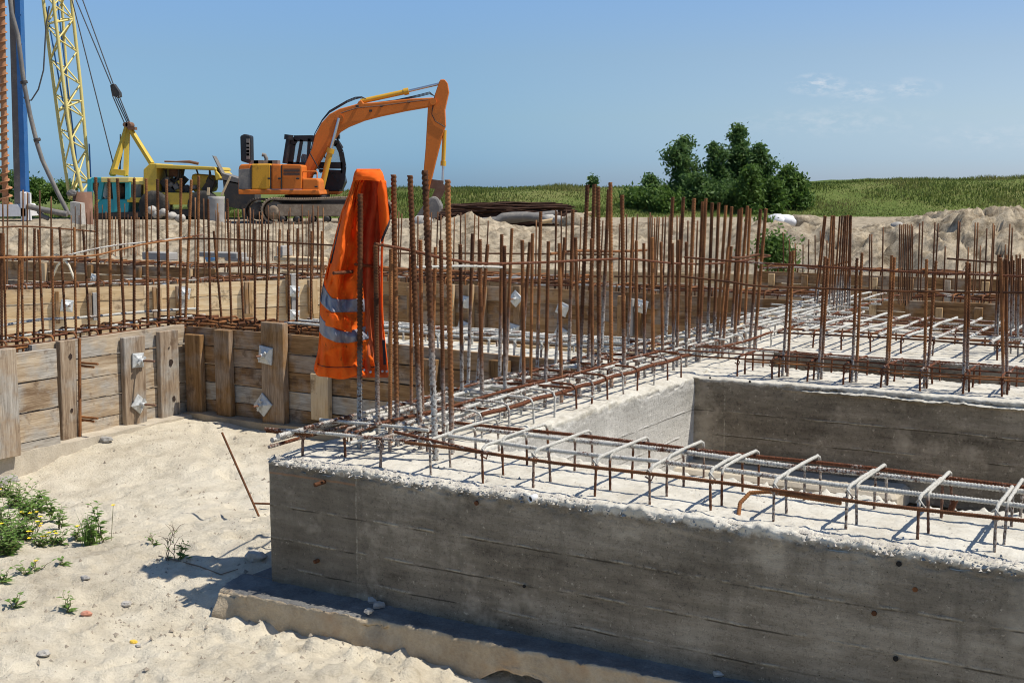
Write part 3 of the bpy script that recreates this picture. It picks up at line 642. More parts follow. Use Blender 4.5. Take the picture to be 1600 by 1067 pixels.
# ------------------------------------------------------------------ timber formwork
def tie_plate(parent, x, z, size, rot, y=0., rod=.07):
    k = MB(); s = size / 2; M = Matrix.Translation((x, y - .012, z)) @ Matrix.Rotation(rot, 4, 'Y')
    rings = [(s, 0, .006), (s * .96, -.004, 0), (s * .62, -.010, 0), (s * .28, -.022, 0)]
    vs = []
    for q, dy, _ in rings: vs += [M @ Vector((i * q, dy, j * q)) for i, j in ((-1, -1), (1, -1), (1, 1), (-1, 1))]
    vs += [M @ Vector((i * s, .008, j * s)) for i, j in ((-1, -1), (1, -1), (1, 1), (-1, 1))]
    fs = [(r * 4 + i, r * 4 + (i + 1) % 4, r * 4 + 4 + (i + 1) % 4, r * 4 + 4 + i) for r in range(3) for i in range(4)]
    fs += [(16 + i, 16 + (i + 1) % 4, (i + 1) % 4, i) for i in range(4)] + [(12, 13, 14, 15)]
    k.add(vs, fs)
    for i in range(4):   # pressed ribs
        a = rot + math.pi / 4 + i * math.pi / 2
        k.bar(Vector((x + math.cos(a) * s * .3, y - .026, z - math.sin(a) * s * .3)), Vector((x + math.cos(a) * s * 1.2, y - .016, z - math.sin(a) * s * 1.2)), .007)
    pl = k.build('tie_plate', M_GALV, parent)
    k = MB(); k.lathe([(.020, 0), (.022, .012), (.015, .02), (.015, .034), (.010, .036)], Matrix.Translation((x, y - .03, z)) @ Matrix.Rotation(R(90), 4, 'X'), 12)
    for a in (rot + .5, rot + .5 + math.pi):
        k.bar((x + math.cos(a) * .01, y - .048, z + math.sin(a) * .01), (x + math.cos(a) * .042, y - .05, z + math.sin(a) * .042), .012, .016)
    k.build('wing_nut', M_GALV, pl)
    k = MB(); k.tube([(x, y - .03, z), (x + .012, y - .055 - rod, z + .003)], .0075, 8); k.build('tie_rod', M_RUSTP, pl)
    return pl
def formwork(label, a, b, ztop, zbot, nb, mat, thick=.032, battens=(), plates=(), back=None, gap=.008, group=None, ztop_b=None, mats=None):
    """boarded wall from uv point a to b; the seen side is on the right when looking from a to b (local -y)"""
    pa, pb = W(*a), W(*b); d = pb - pa; L = d.length; rz = math.atan2(d.y, d.x)
    t = thing('timber_formwork', label, 'formwork', pa, rz, group); ztb = ztop if ztop_b is None else ztop_b
    h = (ztop - zbot) / nb
    for i in range(nb):
        z0, z1 = zbot + i * h, zbot + (i + 1) * h - gap; segs = [(0, L)]
        if L > 2.9:
            c = L * random.uniform(.35, .65); segs = [(0, c - .002), (c + .002, L)]
        for (x0, x1) in segs:
            w0 = random.uniform(-.004, .004); yy = random.uniform(0, .010)
            n = max(2, int((x1 - x0) / .25)); vs = []; k = MB()
            for j in range(n + 1):
                x = x0 + (x1 - x0) * j / n; f = x / L
                dz = (ztb - ztop) * f * (1 if i == nb - 1 else (i + 1) / nb); dzl = (ztb - ztop) * f * (0 if i == 0 else i / nb)
                wv = .004 * math.sin(x * 2.1 + i * 2.7) + w0; bow = .003 * math.sin(x * 3.3 + i)
                vs += [(x, yy + bow, z0 + dzl + wv * .3), (x, yy + bow, z1 + dz + wv), (x, thick + yy + bow, z1 + dz + wv), (x, thick + yy + bow, z0 + dzl + wv * .3)]
            fs = [(j * 4 + q, j * 4 + (q + 1) % 4, j * 4 + 4 + (q + 1) % 4, j * 4 + 4 + q) for j in range(n) for q in range(4)] + [(3, 2, 1, 0), (n * 4, n * 4 + 1, n * 4 + 2, n * 4 + 3)]
            k.add(vs, [f[::-1] for f in fs]); k.build('board', mats[i % len(mats)] if mats else mat, t)
    for bt in battens:
        x, w, z0, z1 = bt[:4]; th = bt[4] if len(bt) > 4 else .045; m = bt[5] if len(bt) > 5 else mat
        k = MB(); k.box((x, -th / 2 - .006, (z0 + z1) / 2), (w, th, z1 - z0), Matrix.Rotation(random.uniform(-.012, .012), 3, 'Y'), bev=.003); k.build('batten', VGRAIN.get(m, m), t)
    for (x, z, s, rot) in plates: tie_plate(t, x, z, s, rot, -.052)
    return t
def px_on(kind, val, origin, sign=1):
    """(distance along wall, z) for a pixel; wall on plane kind=val"""
    def f(px, py):
        p = on_plane(px, py, kind, val); u_, v_ = uv_of(p); return ((v_ if kind == 'u' else u_) - origin) * sign, p.z
    return f
# wall beside the sand cell, running away from the viewer (seen face towards +u)
fD = px_on('u', -3.5, 1.30)
def bat(f, px0, px1, top, bot, th=.045, m=None):
    x0, _ = f(px0, (top + bot) / 2); x1, _ = f(px1, (top + bot) / 2); xm = (px0 + px1) / 2
    r = [(x0 + x1) / 2, abs(x1 - x0), f(xm, bot)[1], f(xm, top)[1], th]
    if m: r.append(m)
    return r
D = formwork('weathered board formwork on the left with burnt battens, turning towards the viewer', (-3.5, 1.62), (-3.5, 3.0), .075, -.66, 5, M_WOOD,
    battens=[], mats=[M_WOOD, M_WOOD, M_WOOD, M_WOOD, M_WOOD])
fD = px_on('u', -3.5, 1.62)
for (a_, b_, tp, bo) in [(88, 113, 531, 690), (188, 221, 525, 668), (244, 273, 516, 660)]:
    bt = bat(fD, a_, b_, tp, bo); k = MB(); k.box((bt[0], -.028, (bt[2] + bt[3]) / 2), (bt[1], .045, bt[3] - bt[2]), Matrix.Rotation(.01, 3, 'Y'), bev=.004); k.build('batten', M_WOODV, D)
M_BURN = NT('scorched_wood').out((.03, .016, .010), .95)
for (px, py, r_b) in [(102, 556, .016), (104, 640, .013), (259, 566, .022), (264, 622, .018), (256, 543, .008)]:
    x, z = fD(px, py); k = MB(); n_ = 12; k.add([(x + r_b * math.cos(i * .5236) * (.7 + .5 * random.random()), -.0545, z + r_b * 1.25 * math.sin(i * .5236) * (.7 + .5 * random.random())) for i in range(n_)], [tuple(range(n_))]); k.build('scorch_mark', M_BURN, D)
for (px, py, rot) in [(206, 562, .05), (208, 630, .7)]:
    x, z = fD(px, py); tie_plate(D, x, z, .105, rot, -.052, rod=.11)
k = MB()
x, z = fD(115, 688); x2, z2 = fD(114, 528); k.tube([(x, -.065, z), (x2, -.065, z2)], .011, 8)
for py in (566, 650): 
    x, z = fD(118, py); k.tube([(x, -.04, z), (x + .02, -.2, z + .0)], .008, 8); k.tube([(x, -.04, z - .02), (x + .02, -.16, z - .025)], .008, 8)
k.build('tie_rod', M_RUST, D)
# nearer short panel at the picture's left edge, standing proud, with its thick batten
D2 = formwork('short overlapping end panel of grey boards at the left edge with thick batten', (-3.36, .70), (-3.36, 1.70), .045, -.74, 4, M_WOOD, thick=.05,
    battens=[])
fD2 = px_on('u', -3.36, .70)
bt = bat(fD2, -30, 18, 545, 715); k = MB(); k.box((bt[0], -.04, (bt[2] + bt[3]) / 2), (bt[1], .07, bt[3] - bt[2]), bev=.004); k.build('batten', M_WOODV, D2)
bt = bat(fD2, -20, 20, 716, 745); k = MB(); k.box((bt[0], -.0, -.86), (bt[1] * .9, .14, .26), bev=.01); k.build('post', M_GREYC, D2)
# wall across the back of the sand cell
fE = px_on('v', 3.0, -3.5)
E_ = formwork('dark weathered board formwork behind the orange jacket with two galvanised tie plates', (-3.5, 3.0), (-.04, 3.0), .06, -.62, 5, M_WOODD, ztop_b=.03,
    mats=[M_WOODD, M_WOOD, M_WOODD, M_WOODD, M_WOODD])
for (a_, b_, tp, bo, m, th) in [(298, 322, 522, 645, M_WOODD, .05), (344, 367, 515, 648, M_WOODD, .05), (418, 452, 503, 660, M_WOODD, .06), (493, 520, 583, 655, M_WOODN, .05), (664, 688, 560, 610, M_WOODD, .05), (770, 800, 562, 600, M_WOODD, .05)]:
    bt = bat(fE, a_, b_, tp, bo); k = MB(); k.box((bt[0], -th / 2 - .006, (bt[2] + bt[3]) / 2), (bt[1], th, bt[3] - bt[2]), Matrix.Rotation(random.uniform(-.015, .015), 3, 'Y'), bev=.004); k.build('batten', VGRAIN.get(m, m), E_)
for (px, py, rot) in [(426, 553, .12), (422, 630, .72)]:
    x, z = fE(px, py); tie_plate(E_, x, z, .125, rot, -.066)
# lean-concrete strip at the foot of both walls
def strip(name, label, pts, w, z0, z1, mat, seed):
    k = MB(); vs = []
    P = [Vector(p) for p in pts]; n = 40; tot = []
    for i in range(n + 1):
        f = i / n * (len(P) - 1); j = min(int(f), len(P) - 2); q = P[j].lerp(P[j + 1], f - j); d = (P[j + 1] - P[j]).normalized(); nn = Vector((d.y, -d.x, 0))
        e = float(fbm(i * .6, seed, oct=3, seed=seed)); a = q + nn * (w + e * .04)
        vs += [(q.x, q.y, z1 + e * .02), (a.x, a.y, z1 + e * .03), (a.x + nn.x * .01, a.y + nn.y * .01, z0), (q.x, q.y, z0)]
    k.add(vs, [(i * 4 + c, i * 4 + (c + 1) % 4, i * 4 + 4 + (c + 1) % 4, i * 4 + 4 + c) for i in range(n) for c in range(4)] + [(0, 1, 2, 3), (n * 4 + 3, n * 4 + 2, n * 4 + 1, n * 4)])
    return tag(k.build(name, mat), label, 'footing')
strip('footing_strip', 'pale rough concrete strip under the left board wall', [W(-3.52, .6), W(-3.52, 1.6), W(-3.52, 3.0)], .17, -.98, -.60, M_KERB, 3)
strip('footing_strip', 'brown rough strip along the foot of the wall behind the jacket', [W(-3.45, 3.02), W(-1.5, 3.02), W(.0, 3.02)], .13, -.80, -.585, M_STRIP, 4)
# inner boards of the same beams, and the walls beyond
formwork('inner boards of the left beam, behind its row of rusty bars', (-4.12, 3.62), (-4.12, .4), .0, -.60, 4, M_WOOD)
formwork('inner boards behind the cage of the cross wall', (0, 3.64), (-4.1, 3.64), .02, -.60, 4, M_WOODN)
g0, g1 = uv(-60, 456, .05), uv(520, 434.5, .05)
Gd = Vector((g1[0] - g0[0], g1[1] - g0[1])); GL = Gd.length; Gd /= GL
def fG(px, py):
    d = Vector(ray(px, py)); p0 = W(*g0); dd = W(*g1) - p0; nn = Vector((-dd.y, dd.x, 0)).normalized(); t = p0.dot(nn) / d.dot(nn); q = d * t
    return (Vector((q.x, q.y, 0)) - p0).length, CAMH + q.z
bats, pls = [], []
for (a_, b_, tp, bo, m) in [(86, 92, 455, 505, M_WOODD), (137, 142, 457, 500, M_WOODD), (144, 152, 457, 500, M_GREYC), (238, 243, 448, 497, M_WOODD), (244, 252, 449, 497, M_WOODN), (274, 279, 447, 497, M_WOODD), (281, 290, 447, 497, M_GREYC), (381, 386, 440, 490, M_WOODD), (387, 397, 440, 490, M_WOODN), (446, 452, 430, 490, M_WOODD), (453, 460, 428, 490, M_GREYC), (480, 484, 437, 490, M_WOODD), (486, 494, 437, 490, M_WOODN)]:
    bats.append(bat(fG, a_, b_, tp, bo, .05, m))
for (px, py) in [(103, 477), (286, 458), (457, 455), (457, 492)]:
    x, z = fG(px, py); pls.append((x, z, .125, .15))
formwork('sunlit pale board formwork across the second pit on the left', g0, g1, .055, -.56, 4, M_WOODN, battens=bats, plates=pls)
fF = px_on('v', 7.5, -5.6)
bats = [bat(fF, a_, b_, tp, bo, .05, m) for (a_, b_, tp, bo, m) in [(640, 652, 448, 520, M_WOODD), (706, 712, 444, 510, M_WOODN), (735, 742, 444, 520, M_WOODN), (756, 762, 448, 520, M_WOODD), (806, 816, 446, 522, M_WOODD), (968, 978, 462, 525, M_WOODD), (985, 992, 466, 525, M_GREYC), (998, 1004, 466, 525, M_WOODD), (1150, 1158, 460, 500, M_GREYC)]]
pls = [(*fF(px, py), .13, r) for (px, py, r) in [(730, 471, .1), (728, 510, .3), (810, 466, .75), (807, 515, .2), (883, 482, .4), (1006, 478, .2), (880, 520, .5)]]
formwork('dark brown board formwork across the far pit behind the bar thicket', (-5.6, 7.5), (-.05, 7.5), .055, -.56, 4, M_WOODD, battens=bats, plates=pls)
formwork('edge boards along the left side of the central beam behind the bar thicket', (-.02, 6.95), (-.02, 3.66), .05, -.56, 4, M_WOODN)
formwork('far boards behind the dark brown formwork', (.0, 8.15), (-7.0, 8.15), .06, -.5, 3, M_WOODN)
h0, h1 = uv(-70, 404, .05), uv(335, 420.5, .05)
formwork('shaded brown board formwork farthest back on the left', h0, h1, .06, -.5, 4, M_WOODD,
    battens=[(1.0 + i * .9, .08, -.45, .04, .05, M_WOODN if i % 3 == 1 else M_WOODD) for i in range(5)], plates=[(2.9, -.15, .13, .3), (4.2, -.2, .13, .1)])
formwork('low far boards left of the excavator tracks', (h1[0], h1[1]), (h1[0] + 5.2, h1[1] + .3), .02, -.45, 3, M_WOODD)
formwork('brown board formwork behind the white bar mat on the right', (.7, 8.0), (3.4, 8.0), .06, -.55, 3, M_WOODD,
    battens=[(.28, .06, -.5, .0, .04, M_WOODN), (.62, .07, -.5, .02), (1.35, .06, -.5, .05), (1.9, .3, -.5, -.02, .03, M_WOODN)], plates=[(1.42, -.1, .12, .7)])
formwork('orange brown boards farthest back on the right below the sand heap', (-1.9, 11.15), (2.8, 11.15), .06, -.5, 4, M_WOODD,
    battens=[(.2 + i * .42, .08, -.45, .03, .04, (M_WOODN, M_WOODD, M_WOOD)[i % 3]) for i in range(11)], plates=[(.75, -.2, .14, .3), (3.6, -.1, .13, .2)])
formwork('lower far boards between the thicket and the right pit', (-6.2, 10.4), (-1.6, 11.2), .02, -.4, 3, M_WOODN)

# ------------------------------------------------------------------ reinforcing bars
def ribbed(L, r, n=9, pitch=None, rib=.13, mat=M_RUST, name='rebar', axis='z', wave=0., seed=0, cut=True, per=3):
    """ribbed bar from the origin along +z (or +x)"""
    pitch = pitch or r * 1.25; N = int(L / pitch * per) + 2; s = np.linspace(0, L, N)
    S, K = np.meshgrid(s, np.arange(n), indexing='ij'); a = 2 * np.pi * K / n
    ph = S / pitch + np.where(K < n / 2, K / n * 2, (K / n - .5) * 2) * .9 + np.where(K < n / 2, 0, .5)
    rr = r * (1 + rib * np.maximum(np.cos(2 * np.pi * ph), -.4)); wx = wave * np.sin(S * 1.9 + seed); wy = wave * np.cos(S * 1.3 + seed * 2)
    X, Y = rr * np.cos(a) + wx, rr * np.sin(a) + wy
    V = np.stack([X, Y, S], -1) if axis == 'z' else np.stack([S, X, Y], -1)
    V = V.reshape(-1, 3); i, j = np.meshgrid(np.arange(N - 1), np.arange(n), indexing='ij'); b = (i * n + j).ravel(); c = (i * n + (j + 1) % n).ravel()
    F = np.stack([b, c, c + n, b + n], 1); m = len(V)
    V = np.vstack([V, V[:n].mean(0), V[m - n:m].mean(0)]); jj = np.arange(n); j2 = (jj + 1) % n
    C = np.concatenate([np.stack([np.full(n, m), j2, jj, jj], 1), np.stack([np.full(n, m + 1), m - n + jj, m - n + j2, m - n + j2], 1)])
    me = np_mesh(name, V, F, mat, True)
    # caps as triangles
    b_ = bmesh.new(); b_.from_mesh(me); b_.verts.ensure_lookup_table()
    for base in (0, m - n):
        b_.faces.new([b_.verts[base + q] for q in range(n)])
    loose = [q for q in b_.verts if not q.link_faces]; bmesh.ops.delete(b_, geom=loose, context='VERTS')
    b_.normal_update(); b_.to_mesh(me); b_.free(); return me
_bar_cache = {}
def upright(base, top, d, mat, near=True):
    """one upright bar, sharing its mesh with bars of the same thickness and look"""
    L = (top - base).length
    q = (round(d, 4), mat.name, near, round(L * 2) if near else 0, random.randint(0, 2) if near else 0)
    if q not in _bar_cache:
        Lm = max(.5, round(L * 2) / 2) if near else 1.0
        _bar_cache[q] = (ribbed(Lm, d / 2, 9, d * .70, .30, mat, wave=.0022 * (1 + q[4]) * 0.5, seed=q[4] * 1.7) if near else ribbed(1.0, d / 2, 6, .2, .0, mat, per=1), Lm)
    me, Lm = _bar_cache[q]
    o = bpy.data.objects.new('rebar', me); COL.objects.link(o); o.location = base
    o.rotation_mode = 'QUATERNION'; o.rotation_quaternion = (top - base).to_track_quat('Z', 'Y') @ Vector((0, 0, 1)).rotation_difference(Vector((0, 0, 1)))
    o.scale = (1, 1, L / Lm); return o
def solve_base(xt, yt, xv, yv, row, z=0.0):
    """foot of a bar seen along the line (xt,yt)-(xv,yv) that stands in the row u=.. or v=.."""
    kind, val = row; sx = (xv - xt) / (yv - yt); best = None
    for i in range(-80, 260):
        y = yv + i; p = uv(xv + sx * i, y, z); e = abs((p[0] if kind == 'u' else p[1]) - val)
        if best is None or e < best[0]: best = (e, xv + sx * i, y)
    return at(best[1], best[2], z)
UPR = []
def place_bar(xt, yt, xv, yv, row, d=.022, mat=None, near=True, z=0.0, lift=0.03):
    d = d * .80
    b = solve_base(xt, yt, xv, yv, row, z); t = atY(xt, yt, b.y); dirv = (t - b).normalized()
    o = upright(b - dirv * lift, t, d, mat or M_RUSTC, near); UPR.append((o, xt, yt, row)); return o
u_ = lambda v: ('u', v)
B = [(563, 303, 561, 655, .21, .027), (587, 383, 591, 650, .30, .024), (611, 389, 610, 650, .36, .020), (615, 273, 620, 655, .32, .027), (642, 400, 643, 600, .2, .018),
     (641, 274, 655, 655, .45, .027), (657, 375, 661, 655, .33, .020), (664, 266, 677, 640, .62, .030), (689, 375, 692, 650, .50, .021), (699.6, 281, 706, 650, .62, .027),
     (680, 386, 677, 560, .2, .018), (719, 382, 722, 648, .2, .022), (738, 365, 733, 570, .08, .020), (749.5, 374, 754, 640, .30, .023), (762, 382, 746, 600, .09, .022), (784, 366, 780, 590, .09, .022),
     (788, 384, 789, 640, .38, .022), (800, 357, 792, 560, .08, .020), (816, 375, 819, 590, .36, .022), (828, 378, 812, 590, .09, .022), (845, 331, 840, 560, .12, .022), (832, 365, 829, 560, .22, .020),
     (857, 377, 851, 630, .41, .021), (874, 380, 878, 625, .41, .022), (882, 371, 868, 580, .08, .021), (895, 328, 888, 580, .1, .023), (899, 371, 905, 620, .42, .022), (918, 289, 905, 600, .22, .027),
     (924, 373, 927, 610, .41, .022), (929, 288, 919, 590, .22, .027), (934.5, 292, 937, 610, .42, .027), (953.5, 285, 955, 600, .41, .026), (951, 296, 939, 580, .12, .025), (972, 305, 976, 600, .46, .027),
     (989, 340, 980, 560, .12, .022), (994, 376, 994, 590, .38, .022), (1006, 380, 1008, 585, .42, .022), (1019, 371, 1021, 580, .40, .025), (1033, 378, 1035, 575, .4, .022), (1051, 380, 1052, 570, .45, .022),
     (1061, 375, 1058, 560, .4, .022), (1072, 378, 1072, 570, .46, .022), (1051, 308, 1041, 524, .12, .027), (1068, 308, 1057, 524, .2, .027), (1084.5, 310, 1076, 527, .3, .029), (1098, 315, 1089, 529, .42, .025),
     (1103, 310, 1094, 532, .45, .025), (1113, 317, 1106, 527, .35, .026), (1123, 317, 1115, 525, .38, .025), (1134, 321, 1121, 524, .35, .025), (1143.5, 323, 1129, 520, .32, .026), (1155, 327, 1143, 518, .34, .025),
     (1159, 325, 1148, 530, .46, .025), (1168, 322, 1152, 519, .34, .026), (1172, 326, 1163, 514, .36, .024), (1188, 327, 1172, 540, .54, .026), (1197, 326, 1178.5, 548, .60, .026), (1143, 385, 1130, 540, .5, .022), (1137, 386, 1124, 545, .5, .02)]
bars_B = []
for (xt, yt, xv, yv, uu, d) in B: bars_B.append((xt, yt, place_bar(xt, yt, xv, yv, u_(uu), d, M_RUSTW if uu < .13 or xt in (664, 762) else M_RUSTC), xv - xt))
bars_B.sort(key=lambda q: q[0])
for i, (xt, yt, o, lean) in enumerate(bars_B):
    look = ('tall ' if yt < 345 else 'shorter ') + ('leaning ' if lean < -9 else '')
    if xt < 600: tag(o, 'thick rusty bar holding up the orange jacket' if xt < 570 else 'shorter rusty bar half hidden by the orange jacket', 'rebar')
    else: tag(o, f'{look}rusty upright bar, {ordn(i - 2)} to the right of the orange jacket', 'rebar')
    o['group'] = 'upright bars on the central beam'
# pairs standing on the beam to the right
Cp = []
for (xt, yt, xv, yv) in [(1235.5, 393, 1226, 553), (1239, 391.5, 1231.5, 553), (1290, 401, 1282, 560), (1293, 404, 1285, 560), (1340, 403, 1334, 560), (1346, 395, 1338, 560), (1394, 399, 1386, 570), (1397, 402, 1388, 570),
                         (1449, 405, 1446, 570), (1462, 408, 1450, 570), (1512, 409, 1507, 580), (1514, 411, 1510, 580), (1565, 403, 1568, 585), (1572, 405, 1572, 585)]:
    Cp.append((xt, place_bar(xt + (-.8 if len(Cp) % 2 == 0 else .8), yt, xv + (-.8 if len(Cp) % 2 == 0 else .8), yv, ('v', 3.2 + .02 * (len(Cp) % 2)), .020, M_RUSTC)))
for i, (xt, o) in enumerate(Cp):
    tag(o, f"{'left' if i % 2 == 0 else 'right'} bar of the {ordn(i // 2)} rusty pair right of the thicket", 'rebar', 'paired bars on the right cross beam')
# bundle at the right picture edge
r_ = random.Random(4); bl = []
for i in range(14):
    x = 1560 + i * 3.4 + r_.uniform(-1.2, 1.2); y = 402 + r_.uniform(-5, 8)
    bl.append(place_bar(x, y, x - 6 + i * .6, 560 - i * 2, ('v', 4.7 + r_.uniform(0, .9)), .016, M_RUSTC))
for i, o in enumerate(bl): tag(o, f'rusty bar in the dense bundle at the right edge, {ordn(i)} from its left side', 'rebar', 'bundle of bars at the right edge')
bl = []
for (x, y, xb) in [(1288, 337, 1273), (1290, 338, 1277), (1299, 337, 1292), (1302, 337, 1296), (1304, 337, 1300), (1312, 338, 1303), (1316, 337, 1308), (1319.5, 337, 1312), (1322, 337, 1316), (1325, 336, 1320), (1328, 337, 1324), (1330, 336.5, 1327)]:
    bl.append(place_bar(x, y, xb, 475, ('v', 6.2 + r_.uniform(0, .7)), .019, M_RUSTC))
for i, o in enumerate(bl): tag(o, f'{ordn(i)} rusty bar from the left of the far slanting cluster', 'rebar', 'slanting cluster of bars beyond the right cross beam')
# row on the left beam, and on the cross beam behind the sand cell
bl = []
for (xt, yt, xv, yv) in [(2, 364, 2, 515), (5, 365, 9, 515), (31, 357, 27, 515), (32, 358, 35, 513), (54, 357, 54, 514), (60, 359, 67, 510), (81, 358, 84, 508), (93, 355, 102, 506), (116, 355, 119, 505), (130, 359, 138, 500), (149, 277, 155, 500), (170, 279, 173, 497),
                         (183, 279, 194, 494), (210, 279, 209, 496), (228, 279, 231, 493), (246, 280, 248, 490), (260, 281, 263, 487), (282, 279, 282, 484), (299, 281, 291, 481), (310, 275, 309, 487)]:
    bl.append(place_bar(xt, yt, xv, yv, ('u', -3.72 - .1 * (len(bl) % 2)), .026 if yt < 300 else .021, M_RUST, z=-.06))
for i, o in enumerate(bl): tag(o, f"rusty upright bar on the left beam, {ordn(i)} from the left picture edge{', a tall one' if 10 <= i else ''}", 'rebar', 'row of bars on the left beam')
bl = []
for (xt, yt, xv, yv) in [(325, 311, 329, 490), (334, 361, 345, 492), (355, 311, 361, 502), (373, 351, 380, 493), (398, 358, 399, 503), (419, 359, 416, 500), (437, 358, 433, 498), (450, 359, 451, 502), (465, 357, 464, 503), (487, 361, 485, 503), (503, 361, 501, 512)]:
    bl.append(place_bar(xt, yt, xv, yv, ('v', 3.2 + .14 * (len(bl) % 2)), .022, M_RUST, z=-.06))
for i, o in enumerate(bl): tag(o, f'rusty upright bar on the cross wall, {ordn(len(bl) - 1 - i)} to the left of the jacket', 'rebar', 'row of bars on the cross wall left of the jacket')
# farther rows
bl = []
for (xt, yt) in [(4, 312), (12, 309), (36, 297), (43, 301), (62, 298), (80, 307), (305, 309), (318, 310), (340, 318), (372, 327), (381, 326), (391, 325), (396, 328), (410, 331), (419, 321), (472, 320), (482, 329), (489, 321), (497, 322), (505, 325)]:
    bl.append(place_bar(xt, yt, xt + r_.uniform(-2, 3), 452, ('v', 5.2 + (xt / 520) * 2.6), .022, M_RUSTF, False, z=-.05))
for i, o in enumerate(bl): tag(o, f'thin rusty bar on the beam across the second pit, {ordn(i)} from the left', 'rebar', 'row of bars across the second pit')
bl = []
for (xt, yt) in [(623, 331), (628, 334), (642, 341), (653, 338), (668, 342), (674, 332), (684, 331), (689, 336), (701, 345), (710, 340), (720, 332), (727, 334), (742, 335), (748, 338), (763, 345), (838, 344), (868, 328), (870, 330), (877, 330), (885, 328), (896, 330), (908, 340), (942, 345), (968, 350), (979, 335), (990, 339), (996, 335), (1013, 340), (1016, 332), (1019, 337), (1023, 341), (1027, 339), (1030, 340), (1036, 339), (1040, 337), (1046, 337), (1058, 337), (1063, 337), (1075, 345), (1090, 345)]:
    bl.append(place_bar(xt, yt, xt - r_.uniform(0, 5), 452, ('v', 7.75 + r_.uniform(0, .3)), .022, M_RUSTF, False))
for i, o in enumerate(bl): tag(o, f'thin rusty bar behind the thicket in the far row, {ordn(i)} from the orange jacket', 'rebar', 'far row of bars behind the thicket')
bl = []
for (xt, yt, xb) in [(1359, 366, 1358), (1362, 366, 1362), (1380, 355, 1378), (1406, 350, 1404), (1409, 352, 1407), (1412, 350, 1410), (1415, 351, 1413), (1418, 350, 1416), (1421, 352, 1418), (1424, 350, 1421), (1426, 353, 1425), (1437, 349, 1434), (1442, 346, 1438), (1461, 347, 1456), (1466, 349, 1460), (1477, 385, 1474), (1497.5, 345, 1492), (1500, 347, 1494), (1513, 386, 1511), (1524, 348, 1520), (1528, 348, 1523), (1532, 384, 1530), (1542, 357, 1538), (1552, 349, 1547), (1554, 352, 1549), (1571, 382, 1569), (1578, 350, 1573), (1582, 356, 1577)]:
    bl.append(place_bar(xt, yt, xb, 462, ('v', 8.3 + r_.uniform(0, .3)), .018, M_RUSTF, False))
for i, o in enumerate(bl): tag(o, f'rusty bar in front of the right sand heap, {ordn(i)} from the left of its row', 'rebar', 'row of bars in front of the right sand heap')
bl = []
for (x0, x1, n_, yt, vv) in [(110, 236, 22, 330, 10.6), (336, 500, 30, 336, 10.9), (1225, 1300, 9, 372, 11.4)]:
    for i in range(n_):
        x = x0 + (x1 - x0) * i / (n_ - 1) + r_.uniform(-2, 2); bl.append((x, place_bar(x, yt + r_.uniform(-12, 12), x + r_.uniform(-1, 1), 418, ('v', vv + r_.uniform(-.2, .3)), .020, M_RUSTF, False)))
for i, (x, o) in enumerate(bl):
    w = 'below the yellow crane' if x < 300 else 'below the orange excavator' if x < 600 else 'below the trees on the right'
    tag(o, f'thin rusty bar standing far back {w}', 'rebar', f'far bars {w}')

# long bars of the cages ------------------------------------------------
def long_bar(pts, d, mat, label, group, near=True, name='cage_bar'):
    """bar lying along a polyline of points; ribbed when near"""
    P = [Vector(p) for p in pts]; k = MB(); k.smooth = True
    if near:
        L = sum((P[i + 1] - P[i]).length for i in range(len(P) - 1)); pitch = d * .62; N = int(L / pitch * 3)
        seg = []; rad = []; i = 0; acc = 0; cum = [0]
        for a in range(len(P) - 1): cum.append(cum[-1] + (P[a + 1] - P[a]).length)
        for j in range(N + 1):
            s = L * j / N
            while i < len(P) - 2 and s > cum[i + 1]: i += 1
            seg.append(P[i].lerp(P[i + 1], (s - cum[i]) / max(1e-6, cum[i + 1] - cum[i]))); rad.append(d / 2 * (1.16 if j % 3 == 0 else .94) * (1 + (random.uniform(-.04, .14) if mat is M_CEMBAR else 0)))
        k.tube(seg, rad, 8)
    else: k.tube(P, d / 2, 6)
    o = k.build(name, mat); return tag(o, label, 'rebar', group)
def sag(a, b, n=14, amp=.006, seed=0):
    a, b = Vector(a), Vector(b); r = random.Random(seed)
    return [a.lerp(b, i / n) + Vector((0, 0, amp * (math.sin(i * 1.3 + seed) + r.uniform(-.5, .5)))) for i in range(n + 1)]
gA = 'long bars along the near beam'
long_bar(sag(W(.62, .095, .108), W(7.4, .085, .108), 30, .003, 1), .0125, M_RUST, 'rusty ribbed bar along the viewer side of the near beam', gA)
long_bar(sag(W(.72, .225, .122), W(7.4, .215, .122), 30, .003, 2), .0155, M_CEMBAR, 'whitish ribbed bar second from the front on the near beam', gA)
long_bar(sag(W(.74, .43, .120), W(7.4, .43, .120), 30, .003, 3), .0175, M_CEMBAR, 'thick cement coated bar second from the back on the near beam', gA)
long_bar(sag(W(.55, .545, .112), W(7.4, .56, .112), 30, .003, 4), .014, M_CEMLOW, 'rusty flaking bar along the pit side of the near beam', gA)
long_bar(sag(W(-.06, .05, .104), W(.66, .11, .115), 6, .002, 5), .014, M_CEMHALF, 'short half whitened bar end poking out over the corner of the near beam', gA)
long_bar(sag(W(-.06, .06, .094), W(.16, .09, .094), 4, .0, 15), .016, M_RUST, 'rusty bar stub sticking out past the corner of the near beam', gA)
long_bar(sag(W(.55, .12, .14), W(1.0, .09, .11), 4, .0, 6), .012, M_CEMHALF, 'thin bent bar lying across the corner of the near beam', gA)
long_bar([W(1.98, .12, -.01), W(1.97, .16, .03), W(1.99, .2, .06), W(2.05, .21, .07), W(2.3, .22, .06)], .014, M_RUST, 'rusty bent loose bar curling up between the stirrups of the near beam', gA)
long_bar([W(2.58, .56, -.01), W(2.6, .565, .05)], .022, M_CEMLOW, 'short slanting bar stub at the back of the near beam', gA, False)
gB = 'long bars along the central beam'
